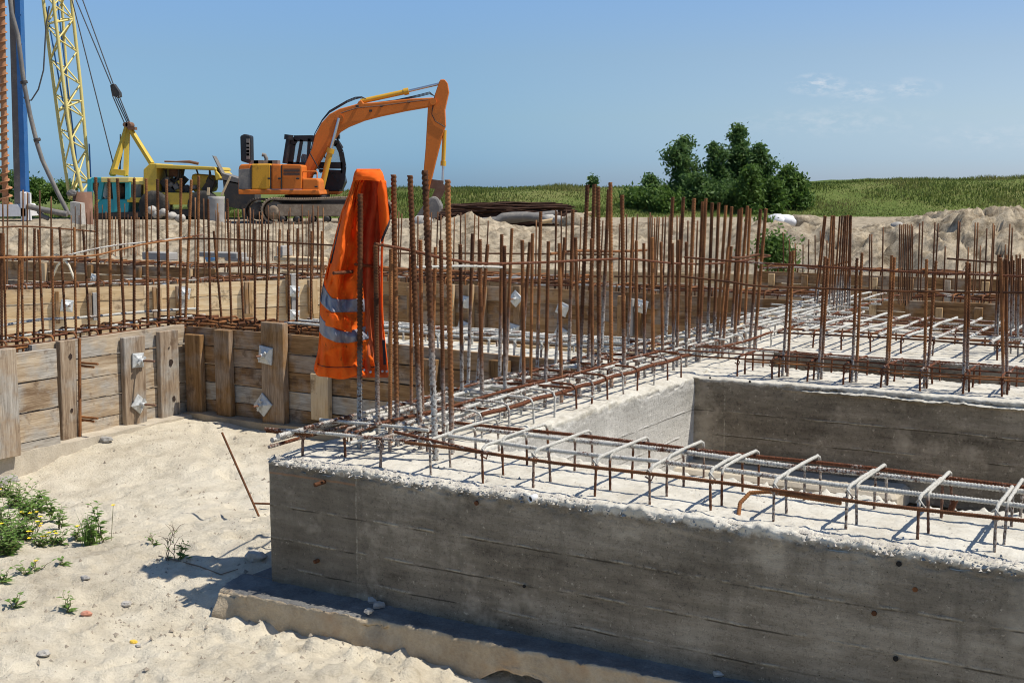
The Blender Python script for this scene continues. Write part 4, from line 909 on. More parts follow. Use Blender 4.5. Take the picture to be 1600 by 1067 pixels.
for i, (uu, z, d, m, lab, v0, v1) in enumerate([(.555, .105, .024, M_CEMLOW, 'thick pinkish brown bar along the pit side of the central beam', .75, 3.1), (.43, .122, .020, M_CEMBAR, 'whitish bar second from the pit side on the central beam', .3, 6.5),
        (.22, .12, .022, M_CEMBAR, 'whitish bar through the middle of the bar thicket', .25, 7.6), (.07, .10, .024, M_CEMBAR, 'pale bar along the left edge of the central beam', -.02, 7.9), (.02, .075, .026, M_CEMBAR, 'pale low bar on the left rim of the central beam', .0, 4.5),
        (.30, .10, .018, M_CEMHALF, 'thin half coated bar between the uprights of the central beam', .1, 5.0), (.62, .11, .020, M_CEMHALF, 'half coated bar on the far right rim of the central beam', 3.4, 7.9), (.5, .125, .020, M_CEMBAR, 'pale bar on the far stretch of the central beam', 3.3, 7.9),
        (.36, .13, .022, M_CEMBAR, 'thick pale bar on top of the far stretch of the central beam', 3.0, 7.9), (.14, .128, .018, M_CEMBAR, 'pale bar near the edge boards of the central beam', 2.8, 7.9)]):
    long_bar(sag(W(uu, v0, z), W(uu + .01, v1, z), 26, .004, 20 + i), d * .75, m, lab, gB)
for i in range(9):
    vv = .22 + i * .17 + r_.uniform(-.03, .03); z_ = r_.uniform(.06, .135)
    long_bar(sag(W(r_.uniform(-.02, .12), vv, z_), W(r_.uniform(.5, .66), vv + r_.uniform(-.12, .12), z_ + r_.uniform(-.02, .02)), 4, .003, 300 + i), .0125, (M_CEMBAR, M_CEMHALF, M_CEMBAR)[i % 3], f'{("whitened", "patchy", "whitened")[i % 3]} short bar tied across the near end of the central beam, {ordn(i)} back', 'short ties at the near end of the central beam')
for i in range(5):
    uu = (.02, .16, .34, .38, .48)[i]; z_ = (.05, .13, .07, .135, .09)[i]
    long_bar(sag(W(uu, -.02 + .06 * i, z_), W(uu + r_.uniform(-.05, .08), 2.3 + .2 * i, z_), 10, .004, 320 + i), .013, (M_CEMBAR, M_CEMHALF)[i % 2], f'thin cement splashed bar among the thicket feet, {ordn(i)} from its left side', 'thin bars among the thicket feet')
gC = 'long bars along the right cross beam'
for i, (vv, z, d, m, lab, u0) in enumerate([(3.09, .105, .017, M_RUST, 'rusty bar along the viewer side of the right cross beam', .1), (3.2, .118, .016, M_CEMLOW, 'rusty bar through the paired uprights of the right cross beam', .3), (3.36, .118, .018, M_CEMHALF, 'half coated bar on the middle of the right cross beam', -.1), (3.5, .108, .018, M_CEMHALF, 'pale bar along the far side of the right cross beam', .1), (3.12, .085, .015, M_RUST, 'lower rusty bar tied to the front of the right cross beam', .9)]):
    long_bar(sag(W(u0, vv, z), W(7.2, vv, z), 24, .004, 40 + i), d * .62, m, lab, gC)
gS = 'bars along the wide slab on the right'
for i in range(11):
    uu = .80 + i * .175; a0 = 4.5 + r_.uniform(-.03, .05)
    long_bar(sag(W(uu + .0, a0, .125), W(uu + .03, 5.95, .125), 8, .004, 60 + i), .020, M_CEMBAR, f'thick white coated bar crossing the right slab, {ordn(i)} from the central beam', 'thick white bars across the right slab', False)
for i in range(13):
    vv = 4.5 + i * .118
    long_bar(sag(W(.62, vv, .105 + .012 * (i % 2)), W(5.2, vv - .02, .11), 14, .004, 80 + i), .014, M_RUST if i < 2 else M_CEMHALF if i % 3 else M_CEMBAR, f'{"rusty" if i < 2 else "pale"} bar running along the right slab, {ordn(i)} from the viewer', gS, False)
for i in range(6):
    long_bar(sag(W(-.1, 5.2 + i * .42, .10), W(.72, 5.2 + i * .42 + r_.uniform(-.05, .05), .11), 6, .004, 100 + i), .018, M_CEMBAR, f'pale tie bar crossing the far stretch of the central beam, {ordn(i)} from the viewer', 'tie bars on the far stretch of the central beam', False)
# left beam and cross wall
for i, (uu, z, m) in enumerate([(-3.58, .055, M_RUST), (-3.72, .075, M_CEMLOW), (-3.86, .08, M_CEMBAR), (-4.0, .07, M_RUST), (-3.65, .03, M_RUST)]):
    long_bar(sag(W(uu, .3, z), W(uu + .03, 3.55, z), 16, .006, 120 + i), .018, m, f"{'rusty' if m is M_RUST else 'pale'} bar along the left beam, {ordn(i)} from the sand cell", 'long bars along the left beam')
for i, (vv, z, m, u1) in enumerate([(3.10, .06, M_RUST, -2.1), (3.2, .07, M_RUST, -2.1), (3.32, .07, M_RUST, -2.1), (3.46, .065, M_RUST, -2.0), (3.54, .05, M_RUST, -2.0), (3.1, .115, M_CEMBAR, .1), (3.22, .125, M_CEMBAR, .1), (3.36, .12, M_CEMBAR, .1), (3.5, .115, M_CEMBAR, .1)]):
    u0 = -4.0 if i < 5 else -2.6
    long_bar(sag(W(u0, vv, z), W(u1, vv, z), 14, .006, 140 + i), .018, m, f"{'rusty' if m is M_RUST else 'white coated'} bar along the cross wall {'left of' if i < 5 else 'right of'} the orange jacket, {ordn(i if i < 5 else i - 5)} back", 'long bars along the cross wall')
# thin horizontal ties strung along the uprights
def strung(pxs, kind, val, d, mat, label, group='thin bars tied across the uprights', zoff=0):
    P = []
    for (px, py) in pxs: P.append(on_plane(px, py, kind, val))
    Q = []
    for i in range(len(P) - 1):
        p0, p1, p2, p3 = P[max(i - 1, 0)], P[i], P[i + 1], P[min(i + 2, len(P) - 1)]
        for j in range(6):
            t = j / 6; Q.append(.5 * ((2 * p1) + (p2 - p0) * t + (2 * p0 - 5 * p1 + 4 * p2 - p3) * t * t + (-p0 + 3 * p1 - 3 * p2 + p3) * t ** 3))
    Q.append(P[-1]); k = MB(); k.tube(Q, d / 2, 7); o = k.build('tie_bar', mat); return tag(o, label, 'rebar', group)
strung([(-20, 403), (60, 402), (140, 400), (180, 392), (230, 381), (300, 371)], 'u', -3.66, .013, M_RUST, 'thin rusty bar tied across the uprights of the left beam, bending upwards')
strung([(-20, 356), (40, 354), (90, 357), (150, 362)], 'u', -3.95, .012, M_RUST, 'thin rusty bar tied high across the far left uprights')
strung([(100, 400), (170, 385), (250, 376), (318, 367)], 'u', -3.7, .012, M_CEMHALF, 'pale thin bar tied beside the bending one on the left beam')
strung([(285, 374), (330, 373), (400, 376), (460, 380), (530, 384)], 'v', 3.16, .013, M_RUST, 'thin rusty bar tied across the uprights left of the orange jacket')
strung([(521, 427), (545, 425), (553, 424)], 'u', .17, .014, M_CEMHALF, 'short pale bar piercing the front of the orange jacket')
strung([(555, 413), (600, 418), (655, 422), (720, 424)], 'u', .19, .013, M_RUST, 'thin rusty bar tied beside the orange jacket, the lower of two')
strung([(586, 381), (640, 391), (700, 405), (760, 412), (850, 410), (930, 406), (985, 405), (1060, 412), (1130, 411), (1200, 401)], 'u', .42, .013, M_CEMLOW, 'long thin bar tied wavily along the thicket uprights')
strung([(645, 418), (720, 416), (790, 418)], 'u', .3, .012, M_CEMBAR, 'short pale bar tied to the uprights right of the orange jacket')
strung([(1069, 402), (1140, 408), (1220, 413), (1280, 416.5), (1380, 423), (1500, 428), (1640, 434)], 'v', 3.19, .012, M_CEMLOW, 'upper thin bar tied across the paired uprights on the right')
strung([(1063, 432), (1136, 440), (1184, 447), (1280, 450.6), (1400, 455), (1500, 456.5), (1640, 458)], 'v', 3.18, .012, M_RUST, 'lower thin bar tied across the paired uprights on the right')
strung([(1143, 403), (1165, 402), (1185, 398), (1203, 400)], 'u', .62, .016, M_RUST, 'short orange rusty bar tied across the slanting uprights at the thicket end')
strung([(860, 397), (905, 392), (960, 393), (1010, 391)], 'u', .1, .016, M_RUST, 'thin rusty bar high behind the thicket')
strung([(660, 427), (690, 428), (735, 429)], 'v', 7.7, .02, M_RUSTF, 'thin far bar low behind the thicket')
strung([(620, 396), (720, 396), (860, 397), (960, 398)], 'v', 7.75, .018, M_RUSTF, 'thin far bar tied across the far row behind the thicket')
strung([(1480, 404), (1540, 409), (1580, 411)], 'v', 8.3, .018, M_RUSTF, 'thin far bar tied across the row before the right sand heap')
strung([(960, 432), (1060, 432)], 'v', 7.6, .018, M_RUSTF, 'short far bar behind the right part of the thicket')
strung([(1290, 418), (1310, 413), (1330, 408)], 'v', 7.0, .018, M_RUST, 'short bent bar tied across the slanting cluster')
strung([(-10, 511), (60, 500), (130, 496), (225, 487), (310, 482)], 'u', -3.9, .02, M_CEMBAR, 'pale bar lying along the tops of the left beam cage')

# stirrups --------------------------------------------------------------
def stirrup_mesh(w0, w1, h, r, mat, tilt=0., rtop=None, legs=True, depth=.03, seed=0):
    """upside-down U across the beam (local y), two legs down into the concrete"""
    c = .03; P = [(0, w0, -depth)]; 
    P += [(0, w0, h - c), (0, w0 + c * .3, h - c * .3), (0, w0 + c, h)]
    P += [(0, (w0 + w1) / 2, h + .002), (0, w1 - c, h), (0, w1 - c * .3, h - c * .3), (0, w1, h - c), (0, w1, -depth)]
    P = [Vector((tilt * (p[2]) + .004 * math.sin(seed + p[1] * 9), p[1], p[2])) for p in P]
    rt = rtop or r; R_ = [r, r, (r + rt) / 2, rt, rt * 1.05, rt, (r + rt) / 2, r, r]
    return P, R_
def roughen(P, R_, rr, amt):
    Q, S = [], []
    for i in range(len(P) - 1):
        n = max(1, int((P[i + 1] - P[i]).length / .009))
        for j in range(n):
            f = j / n; Q.append(P[i].lerp(P[i + 1], f)); S.append((R_[i] * (1 - f) + R_[i + 1] * f) * (1 + rr.uniform(-amt * .6, amt)))
    Q.append(P[-1]); S.append(R_[-1]); return Q, S
def stirrup(u, v, rz, parts, mat, label, group, seed=0):
    k = MB(); rr = random.Random(seed)
    for (w0, w1, h, r, rt, dx) in parts:
        P, R_ = stirrup_mesh(w0, w1, h, r, mat, rr.uniform(-.06, .06), rt, seed=seed); P, R_ = roughen(P, R_, rr, .22 if r < .0058 else .06); k.tube([p + Vector((dx, 0, 0)) for p in P], R_, 8)
    # tying wire round the corners
    for (w0, w1, h, r, rt, dx) in parts[:1]:
        k.tube([(dx - .012, w0 + .012, h - .02), (dx, w0 - .012, h - .004), (dx + .014, w0 + .004, h - .03), (dx, w0 + .02, h - .05), (dx - .014, w0, h - .034)], .0035, 5)
    o = k.build('stirrup', mat); o.location = W(u, v); o.rotation_euler = (0, 0, rz); return tag(o, label, 'rebar', group)
def mat_stirrup():
    t = NT('cement_topped_stirrup'); P = t.coord('World'); z = t.z(P)[2]; n1 = t.noise(P, 12, 4); n2 = t.noise(P, 110, 3, .7); oi = t.new('ShaderNodeObjectInfo')
    rust = t.ramp(n2, [(.3, (.06, .026, .016)), (.55, (.15, .065, .034)), (.75, (.30, .13, .05))]); cem = t.ramp(n2, [(.25, (.30, .285, .25)), (.7, (.56, .54, .48))])
    zz = t.math('ADD', z, t.math('MULTIPLY', t.math('SUBTRACT', n1, .5), .06)); m = t.rng(zz, .105, .122)
    leg = t.math('MULTIPLY', t.rng(oi.outputs['Random'], .45, .75), t.rng(n2, .35, .6)); m = t.math('MAXIMUM', m, t.math('MULTIPLY', leg, .75))
    return t.out(t.mix(m, rust, cem), .9, 0., t.bump(n2, .6, .003), spec=.2)
M_STIR = mat_stirrup()
gq = 'stirrups of the near beam'
us = [.10, .26, .50, .74, .98, 1.19, 1.44, 1.66, 1.88, 2.11, 2.35, 2.575, 2.80, 3.03, 3.26, 3.49]
for i, uu in enumerate(us):
    lab = f'cement topped stirrup straddling the near beam, {ordn(i)} from its left corner'
    if uu < .7: parts = [(.09, .42, .115, .0054, .007, 0)] if i != 1 else [(.17, .5, .11, .0054, .0066, 0)]
    else: dv_ = random.Random(i * 7).uniform(-.012, .012); parts = [(.105 + dv_, .425 + dv_, .136 + dv_ * .5, .0047, .0060, 0), (.215 - dv_, .575 - dv_ * .6, .138 - dv_ * .4, .0047, .0058, .009)]
    stirrup(uu, 0, ANG, parts, M_STIR, lab, gq, i)
gq = 'stirrups of the central beam'
vs_ = [.72, .95, 1.17, 1.37, 1.60, 1.77, 1.95, 2.14, 2.31, 2.53, 2.72, 2.92, 3.7, 3.95, 4.2, 4.5, 4.8, 5.1, 5.5, 5.9, 6.3, 6.7]
for i, vv in enumerate(vs_):
    stirrup(0, vv, ANG - math.pi / 2, [], M_STIR, 'x', gq) if False else None
    k = MB(); rr = random.Random(i)
    for (a, b, h, dx) in ((.06, .40, .125, 0), (.2, .575, .128, .014)):
        P, R_ = stirrup_mesh(a, b, h + rr.uniform(-.006, .006), .0054, None, rr.uniform(-.1, .1), .006, seed=i); k.tube([Vector((p.y, dx + p.x, p.z)) for p in P], R_, 8)
    o = k.build('stirrup', M_CEMBAR if i < 4 or i > 11 else M_CEMHALF if i % 2 else M_CEMLOW); o.location = W(0, vv); o.rotation_euler = (0, 0, ANG)
    tag(o, f'stirrup arching over the central beam, {ordn(i)} from the viewer', 'rebar', gq)
gq = 'stirrups of the right cross beam'
for i, uu in enumerate([.86, 1.07, 1.28, 1.49, 1.70, 1.91, 2.13, 2.325, 2.53, 2.75]):
    stirrup(uu, 2.98, ANG, [(.11, .38, .112, .0054, .006, 0), (.2, .54, .115, .0054, .006, .012)], M_CEMLOW, f'rusty stirrup on the right cross beam, {ordn(i)} from the central beam', gq, 50 + i)
gq = 'stirrups of the right slab'
for i in range(9):
    uu = .85 + i * .2; stirrup(uu, 4.38, ANG, [(.20, .9, .115, .006, .0066, 0)], M_CEMLOW, f'rusty stirrup at the front of the right slab, {ordn(i)} from the central beam', gq, 70 + i)
gq = 'stirrups of the left beam cage'
for i in range(15):
    vv = .75 + i * .19; k = MB(); P, R_ = stirrup_mesh(-.46, -.06, .085, .0075, None, .05, seed=i); k.tube([Vector((p.y, p.x, p.z)) for p in P], R_, 7)
    o = k.build('stirrup', M_RUST); o.location = W(-3.56, vv); o.rotation_euler = (0, 0, ANG); tag(o, f'rusty stirrup on top of the left beam cage, {ordn(i)} from the viewer', 'rebar', gq)
gq = 'stirrups of the cross wall cage'
for i in range(17):
    uu = -3.45 + i * .2; hh = .085 if uu < -2 else .12
    stirrup(uu, 3.0, ANG, [(.08, .52, hh, .0075, .0085, 0)], M_RUST if uu < -2 else M_CEMBAR, f"{'rusty' if uu < -2 else 'white coated'} stirrup on the cross wall, {ordn(i)} from the left corner", gq, 90 + i)
# cages lying on the far beams, a few pixels high
for (a, b, lab, off, z) in [(g0, g1, 'sunlit formwork of the second pit', .3, .07), (h0, h1, 'shaded formwork farthest back on the left', .3, .07), ((-5.6, 7.5), (0, 7.5), 'dark brown formwork behind the thicket', .3, .09), ((.7, 8.0), (3.4, 8.0), 'brown formwork behind the white bar mat', .3, .09), ((-1.9, 11.15), (2.8, 11.15), 'boards below the sand heap', .3, .1), ((h1[0], h1[1]), (h1[0] + 5.2, h1[1] + .3), 'low boards by the excavator tracks', .3, .09)]:
    d = (Vector((b[0] - a[0], b[1] - a[1]))); L = d.length; d /= L; nn = Vector((-d.y, d.x))
    for j in range(4):
        q0 = Vector(a) + nn * (.1 + j * .13); q1 = Vector(b) + nn * (.1 + j * .13)
        long_bar(sag(W(q0.x, q0.y, z), W(q1.x, q1.y, z), 20, .012, 200 + j), .022, M_RUST if j % 3 else M_CEMHALF, f'{ordn(j)} long bar on top of the {lab}', 'long bars on the far beams', False)
    for i in range(int(L / .26)):
        q = Vector(a) + d * (i * .26 + .1); k = MB(); P, R_ = stirrup_mesh(.08, .5, z + .02, .009, None, .08, seed=i); k.tube(P, R_, 6)
        o = k.build('stirrup', M_RUST); o.location = W(q.x, q.y); o.rotation_euler = (0, 0, ANG + math.atan2(d.y, d.x)); tag(o, f'far rusty stirrup on top of the {lab}', 'rebar', f'far stirrups on the {lab}')
# single bars lying or leaning in the sand
p0, p1 = at(347, 676, -.28), at(415, 830, -.63)
p0 = atY(347, 676, p1.y + .42)
long_bar([p1 - (p0 - p1).normalized() * .05, p0], .013, M_RUST, 'thin rusty bar stuck slanting in the sand left of the near beam', 'loose bars in the sand', False)
a, b = at(-8, 881, -.62), at(66, 872, -.62)
long_bar([a, b], .021, M_RUST, 'thick rusty bar lying in the weeds at the left edge', 'loose bars in the sand')
a, b = at(395, 786, -.62), at(425, 787, -.62)
long_bar([a, b], .011, M_RUST, 'short rusty bar end lying beside the left end of the near beam', 'loose bars in the sand', False)

# ------------------------------------------------------------------ orange work jacket hung over the bars
_jb = solve_base(563, 287, 561, 655, u_(.21)); JY = _jb.y + .012
jk = thing('work_jacket', 'orange hi-vis work jacket with grey reflective bands hung over two rusty bars', 'jacket', _jb + Vector((0, 0, .4)))
jk.matrix_world.translation = _jb + Vector((0, 0, .4)); JO = Vector(_jb) + Vector((0, 0, .4))
def jp(px, py, d): return atY(px, py, JY + d) - JO
def jsheet(name, rows, ns, nt, mat, fold, off=0., y0=None, y1=None, s0=0., s1=1., extra=None, thick=.0025, parent=jk):
    """rows: list of (py, [(px, depth), ...]) control polylines, splined in both directions"""
    def cat(p, t):
        n = len(p) - 1; f = min(max(t, 0), 1) * n; i = min(int(f), n - 1); f -= i
        q = [np.array(p[max(0, min(n, i + k))], float) for k in (-1, 0, 1, 2)]
        return .5 * (2 * q[1] + (q[2] - q[0]) * f + (2 * q[0] - 5 * q[1] + 4 * q[2] - q[3]) * f * f + (q[3] - q[0] + 3 * q[1] - 3 * q[2]) * f ** 3)
    ys = [r[0] for r in rows]
    def S(s, y):
        pts = [cat(r[1], s) for r in rows]; col = [(*p, yy) for p, yy in zip(pts, ys)]
        # locate y along the rows
        for i in range(len(ys) - 1):
            if y <= ys[i + 1] or i == len(ys) - 2: break
        f = (y - ys[i]) / (ys[i + 1] - ys[i]); q = [np.array(col[max(0, min(len(col) - 1, i + k))]) for k in (-1, 0, 1, 2)]
        r = .5 * (2 * q[1] + (q[2] - q[0]) * f + (2 * q[0] - 5 * q[1] + 4 * q[2] - q[3]) * f * f + (q[3] - q[0] + 3 * q[1] - 3 * q[2]) * f ** 3)
        return r[0], r[1] + fold(s, y)
    vs = []
    for j in range(nt + 1):
        for i in range(ns + 1):
            s = s0 + (s1 - s0) * i / ns
            ya, yb = (ys[0] if y0 is None else y0(s)), (ys[-1] if y1 is None else y1(s)); y = ya + (yb - ya) * j / nt
            px, d = S(s, y); vs.append(jp(px, y + (extra(s, y) if extra else 0), d + off))
    k = MB(); k.smooth = True; k.add(vs, [(j * (ns + 1) + i, j * (ns + 1) + i + 1, (j + 1) * (ns + 1) + i + 1, (j + 1) * (ns + 1) + i) for j in range(nt) for i in range(ns)])
    o = k.build(name, mat, parent); md = o.modifiers.new('thickness', 'SOLIDIFY'); md.thickness = thick; md.offset = 0; return o
def nz(x, y, s=1): return float(fbm(x * s, y * s, oct=3, seed=61))
front_rows = [(266, [(557, .06), (559, .03), (566, .015), (574, .02), (581, .03)]), (284, [(551, .09), (553, .04), (558, .018), (563, .018), (568, .03)]), (302, [(545, .11), (548, .05), (553, .015), (558, .012), (563, .04)]),
              (330, [(534, .12), (537, .05), (546, .012), (553, .02), (560, .045)]), (360, [(526, .13), (530, .06), (540, .014), (549, .04), (558, .055)]), (400, [(516, .13), (521, .07), (535, .016), (545, .055), (566, .060)]),
              (440, [(506, .12), (513, .07), (527, .016), (541, .05), (566, .045)]), (470, [(501, .11), (508, .05), (524, .02), (542, .045), (569, .034)]), (500, [(500, .10), (507, .04), (526, .014), (545, .04), (572, .030)]),
              (540, [(498, .10), (506, .04), (526, .012), (548, .03), (578, .026)]), (565, [(494, .09), (503, .03), (526, .010), (552, .022), (584, .030)]), (589, [(491, .08), (501, .02), (526, .010), (556, .018), (590, .040)])]
def ffold(s, y):
    a = sst(300, 360, y); f = .017 * math.sin(s * 13 + y * .012) * a * (1 - sst(430, 520, y) * .6) + nz(s * 3.6, y * .014) * .055 + nz(s * 8, y * .05) * .026 + .012 * abs(math.sin(s * 6 - y * .045)) * sst(485, 530, y) - .030 * max(0, 1 - 7 * abs(nz(s * 2.3 + y * .006, y * .011 - s))) * (1 - .5 * sst(430, 480, y)) - .018 * max(0, 1 - 9 * abs(nz(s * 4.1 - y * .012 + 5, y * .020 + s * 2)))
    ridge = math.exp(-((s - (.40 + .0005 * (y - 300) + .03 * math.sin(y * .03))) / .10) ** 2) * (.070 * sst(284, 330, y) * (1 - sst(415, 455, y)) + .022 * sst(440, 500, y)) + math.exp(-((s - .78 - .04 * math.sin(y * .04)) / .07) ** 2) * .028 * sst(470, 540, y); return f - ridge + .02 - .022 * math.exp(-((y - 512 - 20 * s) / 9) ** 2) * sst(.35, .5, s) * (1 - sst(.8, .95, s))
hem = lambda s, y: (sst(550, 589, y) * (8 * math.sin(min(s * 1.35, 1) * math.pi) - 12 * (1 - s) ** 1.5 + 1.8 * math.sin(s * 13)))
jsheet('front_panel', front_rows, 46, 90, M_JACKET, ffold, extra=hem)
back_rows = [(276, [(560, .10), (570, .12), (580, .12), (590, .10), (598, .06)]), (300, [(556, .13), (568, .15), (580, .15), (590, .13), (600, .09)]), (350, [(545, .15), (560, .15), (574, .13), (586, .15), (596, .12)]), (400, [(535, .15), (556, .15), (570, .12), (582, .14), (592, .13)]),
             (450, [(525, .14), (552, .12), (570, .09), (582, .11), (594, .10)]), (500, [(520, .13), (552, .11), (572, .08), (584, .10), (596, .10)]), (550, [(520, .12), (552, .10), (574, .07), (588, .08), (600, .09)]), (590, [(520, .11), (552, .10), (575, .075), (592, .07), (606, .08)])]
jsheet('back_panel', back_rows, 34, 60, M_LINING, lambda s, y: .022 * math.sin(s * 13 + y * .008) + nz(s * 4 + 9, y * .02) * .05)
# shoulder draped over the bar tips
dome = [(0, [(556.5, .09), (557, .07), (562, .10), (580, .12), (594, .10), (597, .07)]), ]
sh_rows = [(265, [(557, .05), (566, .06), (576, .065), (586, .06), (594, .05)]), (269, [(554.5, .03), (565, .005), (577, .0), (588, .005), (597, .035)]), (276, [(552.5, .03), (564, -.012), (577, -.02), (590, -.012), (600, .02)]), (283, [(551.5, .035), (565, -.006), (577, -.022), (591, -.016), (602, .014)])]
jsheet('shoulder', sh_rows, 26, 14, M_JACKET, lambda s, y: nz(s * 5 + 3, y * .12) * .015, extra=lambda s, y: 4.0 * sst(270, 283, y) * (s - .35) ** 2 * 4 - 1.5 * sst(270, 283, y))
sb_rows = [(264.5, [(557, .05), (566, .06), (576, .065), (586, .06), (594, .05)]), (270, [(556, .08), (566, .10), (577, .11), (588, .10), (597, .07)]), (282, [(556, .11), (567, .13), (578, .14), (590, .12), (600, .08)])]
jsheet('shoulder', sb_rows, 20, 8, M_JACKET, lambda s, y: .0)
fl_rows = [(282, [(592, .012), (595, -.010), (599, -.004), (602, .02)]), (296, [(590, .02), (594, -.006), (600, -.014), (604, .03)]), (315, [(591, .05), (596, .01), (602, -.01), (606, .04)]), (335, [(592, .07), (597, .02), (604, -.004), (608, .04)]), (350, [(593, .08), (597, .03), (603, .0), (608.5, .03)]), (362, [(594, .08), (596, .04), (600, .01), (603.5, .02)]), (378, [(595, .08), (596, .05), (596.6, .03), (597.5, .02)])]
fl = jsheet('front_flap', fl_rows, 16, 30, M_JACKET, lambda s, y: nz(s * 4, y * .05) * .012)
jsheet('front_flap', [(283, [(602, .012), (603, .06), (600, .11)]), (315, [(606, .035), (606, .08), (600, .14)]), (345, [(608, .03), (606, .08), (598, .15)]), (378, [(597.5, .03), (599, .09), (596, .15)]), (420, [(597, .06), (598, .10), (595, .15)]), (500, [(598, .07), (599, .09), (596, .12)]), (588, [(606, .06), (607, .075), (606, .09)])], 8, 40, M_JACKET, lambda s, y: nz(s * 3, y * .03) * .02)
jsheet('zip_tape', [(344, [(607.2, .026), (608.6, .03)]), (352, [(605.2, .01), (607.8, .02)]), (362, [(600.5, .004), (603.8, .012)]), (378, [(594.6, .02), (597.6, .02)])], 3, 16, M_ZIP, lambda s, y: -.006)
jsheet('zip_tape', front_rows, 3, 24, M_ZIP, ffold, off=-.006, y0=lambda s: 350, y1=lambda s: 412, s0=.17, s1=.235)
jsheet('zip_tape', [(531, [(597, .05), (601.5, .05)]), (555, [(598.5, .048), (602.8, .05)]), (570, [(599, .05), (603, .05)])], 3, 10, M_ZIP, lambda s, y: 0)
# reflective bands follow the front panel
b1a = lambda s: np.interp(s, [0, .22, .42, .6, 1], [441, 452, 466, 468, 467]); b1b = lambda s: np.interp(s, [0, .22, .42, .6, 1], [471, 478, 488, 488, 487])
b2a = lambda s: np.interp(s, [0, .25, .5, .72, 1], [491, 502, 515, 519, 508]); b2b = lambda s: np.interp(s, [0, .25, .5, .72, 1], [517, 526, 535, 536, 529])
jsheet('reflective_band', front_rows, 46, 12, M_TAPE, ffold, off=-.0045, y0=b1a, y1=b1b)
jsheet('reflective_band', front_rows, 46, 12, M_TAPE, ffold, off=-.0045, y0=b2a, y1=b2b)
jsheet('hem_seam', front_rows, 46, 1, M_ZIP, ffold, off=-.0035, y0=lambda s: 573.4 - 9 * (1 - s) ** 1.5 + 4 * math.sin(min(s * 1.35, 1) * math.pi), y1=lambda s: 574.3 - 9 * (1 - s) ** 1.5 + 4 * math.sin(min(s * 1.35, 1) * math.pi))
# pocket flap with its lit upper edge, and hem line
jsheet('pocket_flap', front_rows, 26, 14, M_JACKET, lambda s, y: ffold(s, y) - .012 * sst(.3, .6, s), off=-.010, y0=lambda s: 487 + 26 * (s - .3), y1=lambda s: 507 + 20 * (s - .2), s0=.28, s1=.78)
for (px, py) in [(569, 578), (579, 581), (597.5, 580), (604.5, 580)]:
    k = MB(); c = jp(px, py, -.012 if px < 590 else .045)
    k.lathe([(.0055, 0), (.0055, .003), (.003, .004)], Matrix.Translation(c) @ Matrix.Rotation(R(90), 4, 'X'), 10); k.build('press_stud', M_SNAP, jk)

# ------------------------------------------------------------------ excavator
EY = 41.0
ex = thing('excavator', 'orange tracked excavator with raised boom and dusty tracks', 'excavator', atY(450, 348, EY))
EXO = Vector(ex.location)
def P3(Y): return lambda px, py: atY(px, py, Y) - EXO
def prism_px(o, outl, Y, dY, mat=None):
    f = P3(Y); k = MB(); k.prism([f(*p) for p in outl], (0, dY, 0)); return k
c2 = lambda x, y: (340 + x / 3.9525, 90 + y / 3.9525)      # crop coordinates of the machine study
c3 = lambda x, y: (360 + x / 6.275, 190 + y / 6.275)
def part(name, outl, Y, dY, mat, parent=ex, bev=.04):
    k = prism_px(None, outl, Y, dY); o = k.build(name, mat, parent)
    if bev: 
        m = o.modifiers.new('edge', 'BEVEL'); m.width = bev; m.segments = 2; m.limit_method = 'ANGLE'
    return o
q = lambda L: [c3(*p) for p in L]
part('counterweight', q([(78, 470), (84, 440), (100, 420), (200, 416), (200, 716), (90, 712), (74, 690)]), 39.75, 2.7, M_ORANGE, bev=.12)
part('counterweight_face', q([(79, 470), (198, 462), (200, 664), (80, 664)]), 39.72, .05, M_GREYP, bev=.01)
part('side_door', q([(203, 416), (394, 414), (395, 664), (203, 664)]), 39.70, 1.0, M_YELLOWP, bev=.04)
part('side_door', q([(399, 416), (498, 418), (500, 664), (400, 664)]), 39.70, 1.0, M_ORANGE, bev=.05)
part('side_door', q([(502, 418), (690, 424), (700, 440), (698, 664), (503, 664)]), 39.70, 1.0, M_ORANGE, bev=.06)
part('body', q([(203, 420), (690, 428), (696, 560), (700, 664), (203, 664)]), 40.70, 1.7, M_ORANGE, bev=.05)
part('tool_box', q([(702, 556), (850, 556), (868, 580), (876, 688), (702, 688)]), 39.72, 1.1, M_ORANGE, bev=.05)
part('deck', q([(76, 668), (870, 670), (880, 718), (78, 714)]), 39.68, 2.9, M_ORANGE, bev=.03)
part('turntable', q([(520, 718), (900, 718), (890, 760), (540, 760)]), 40.2, 1.9, M_DARK, bev=.05)
part('undercarriage', q([(420, 756), (1150, 756), (1150, 930), (420, 930)]), 40.6, 1.4, M_DARK, bev=.05)
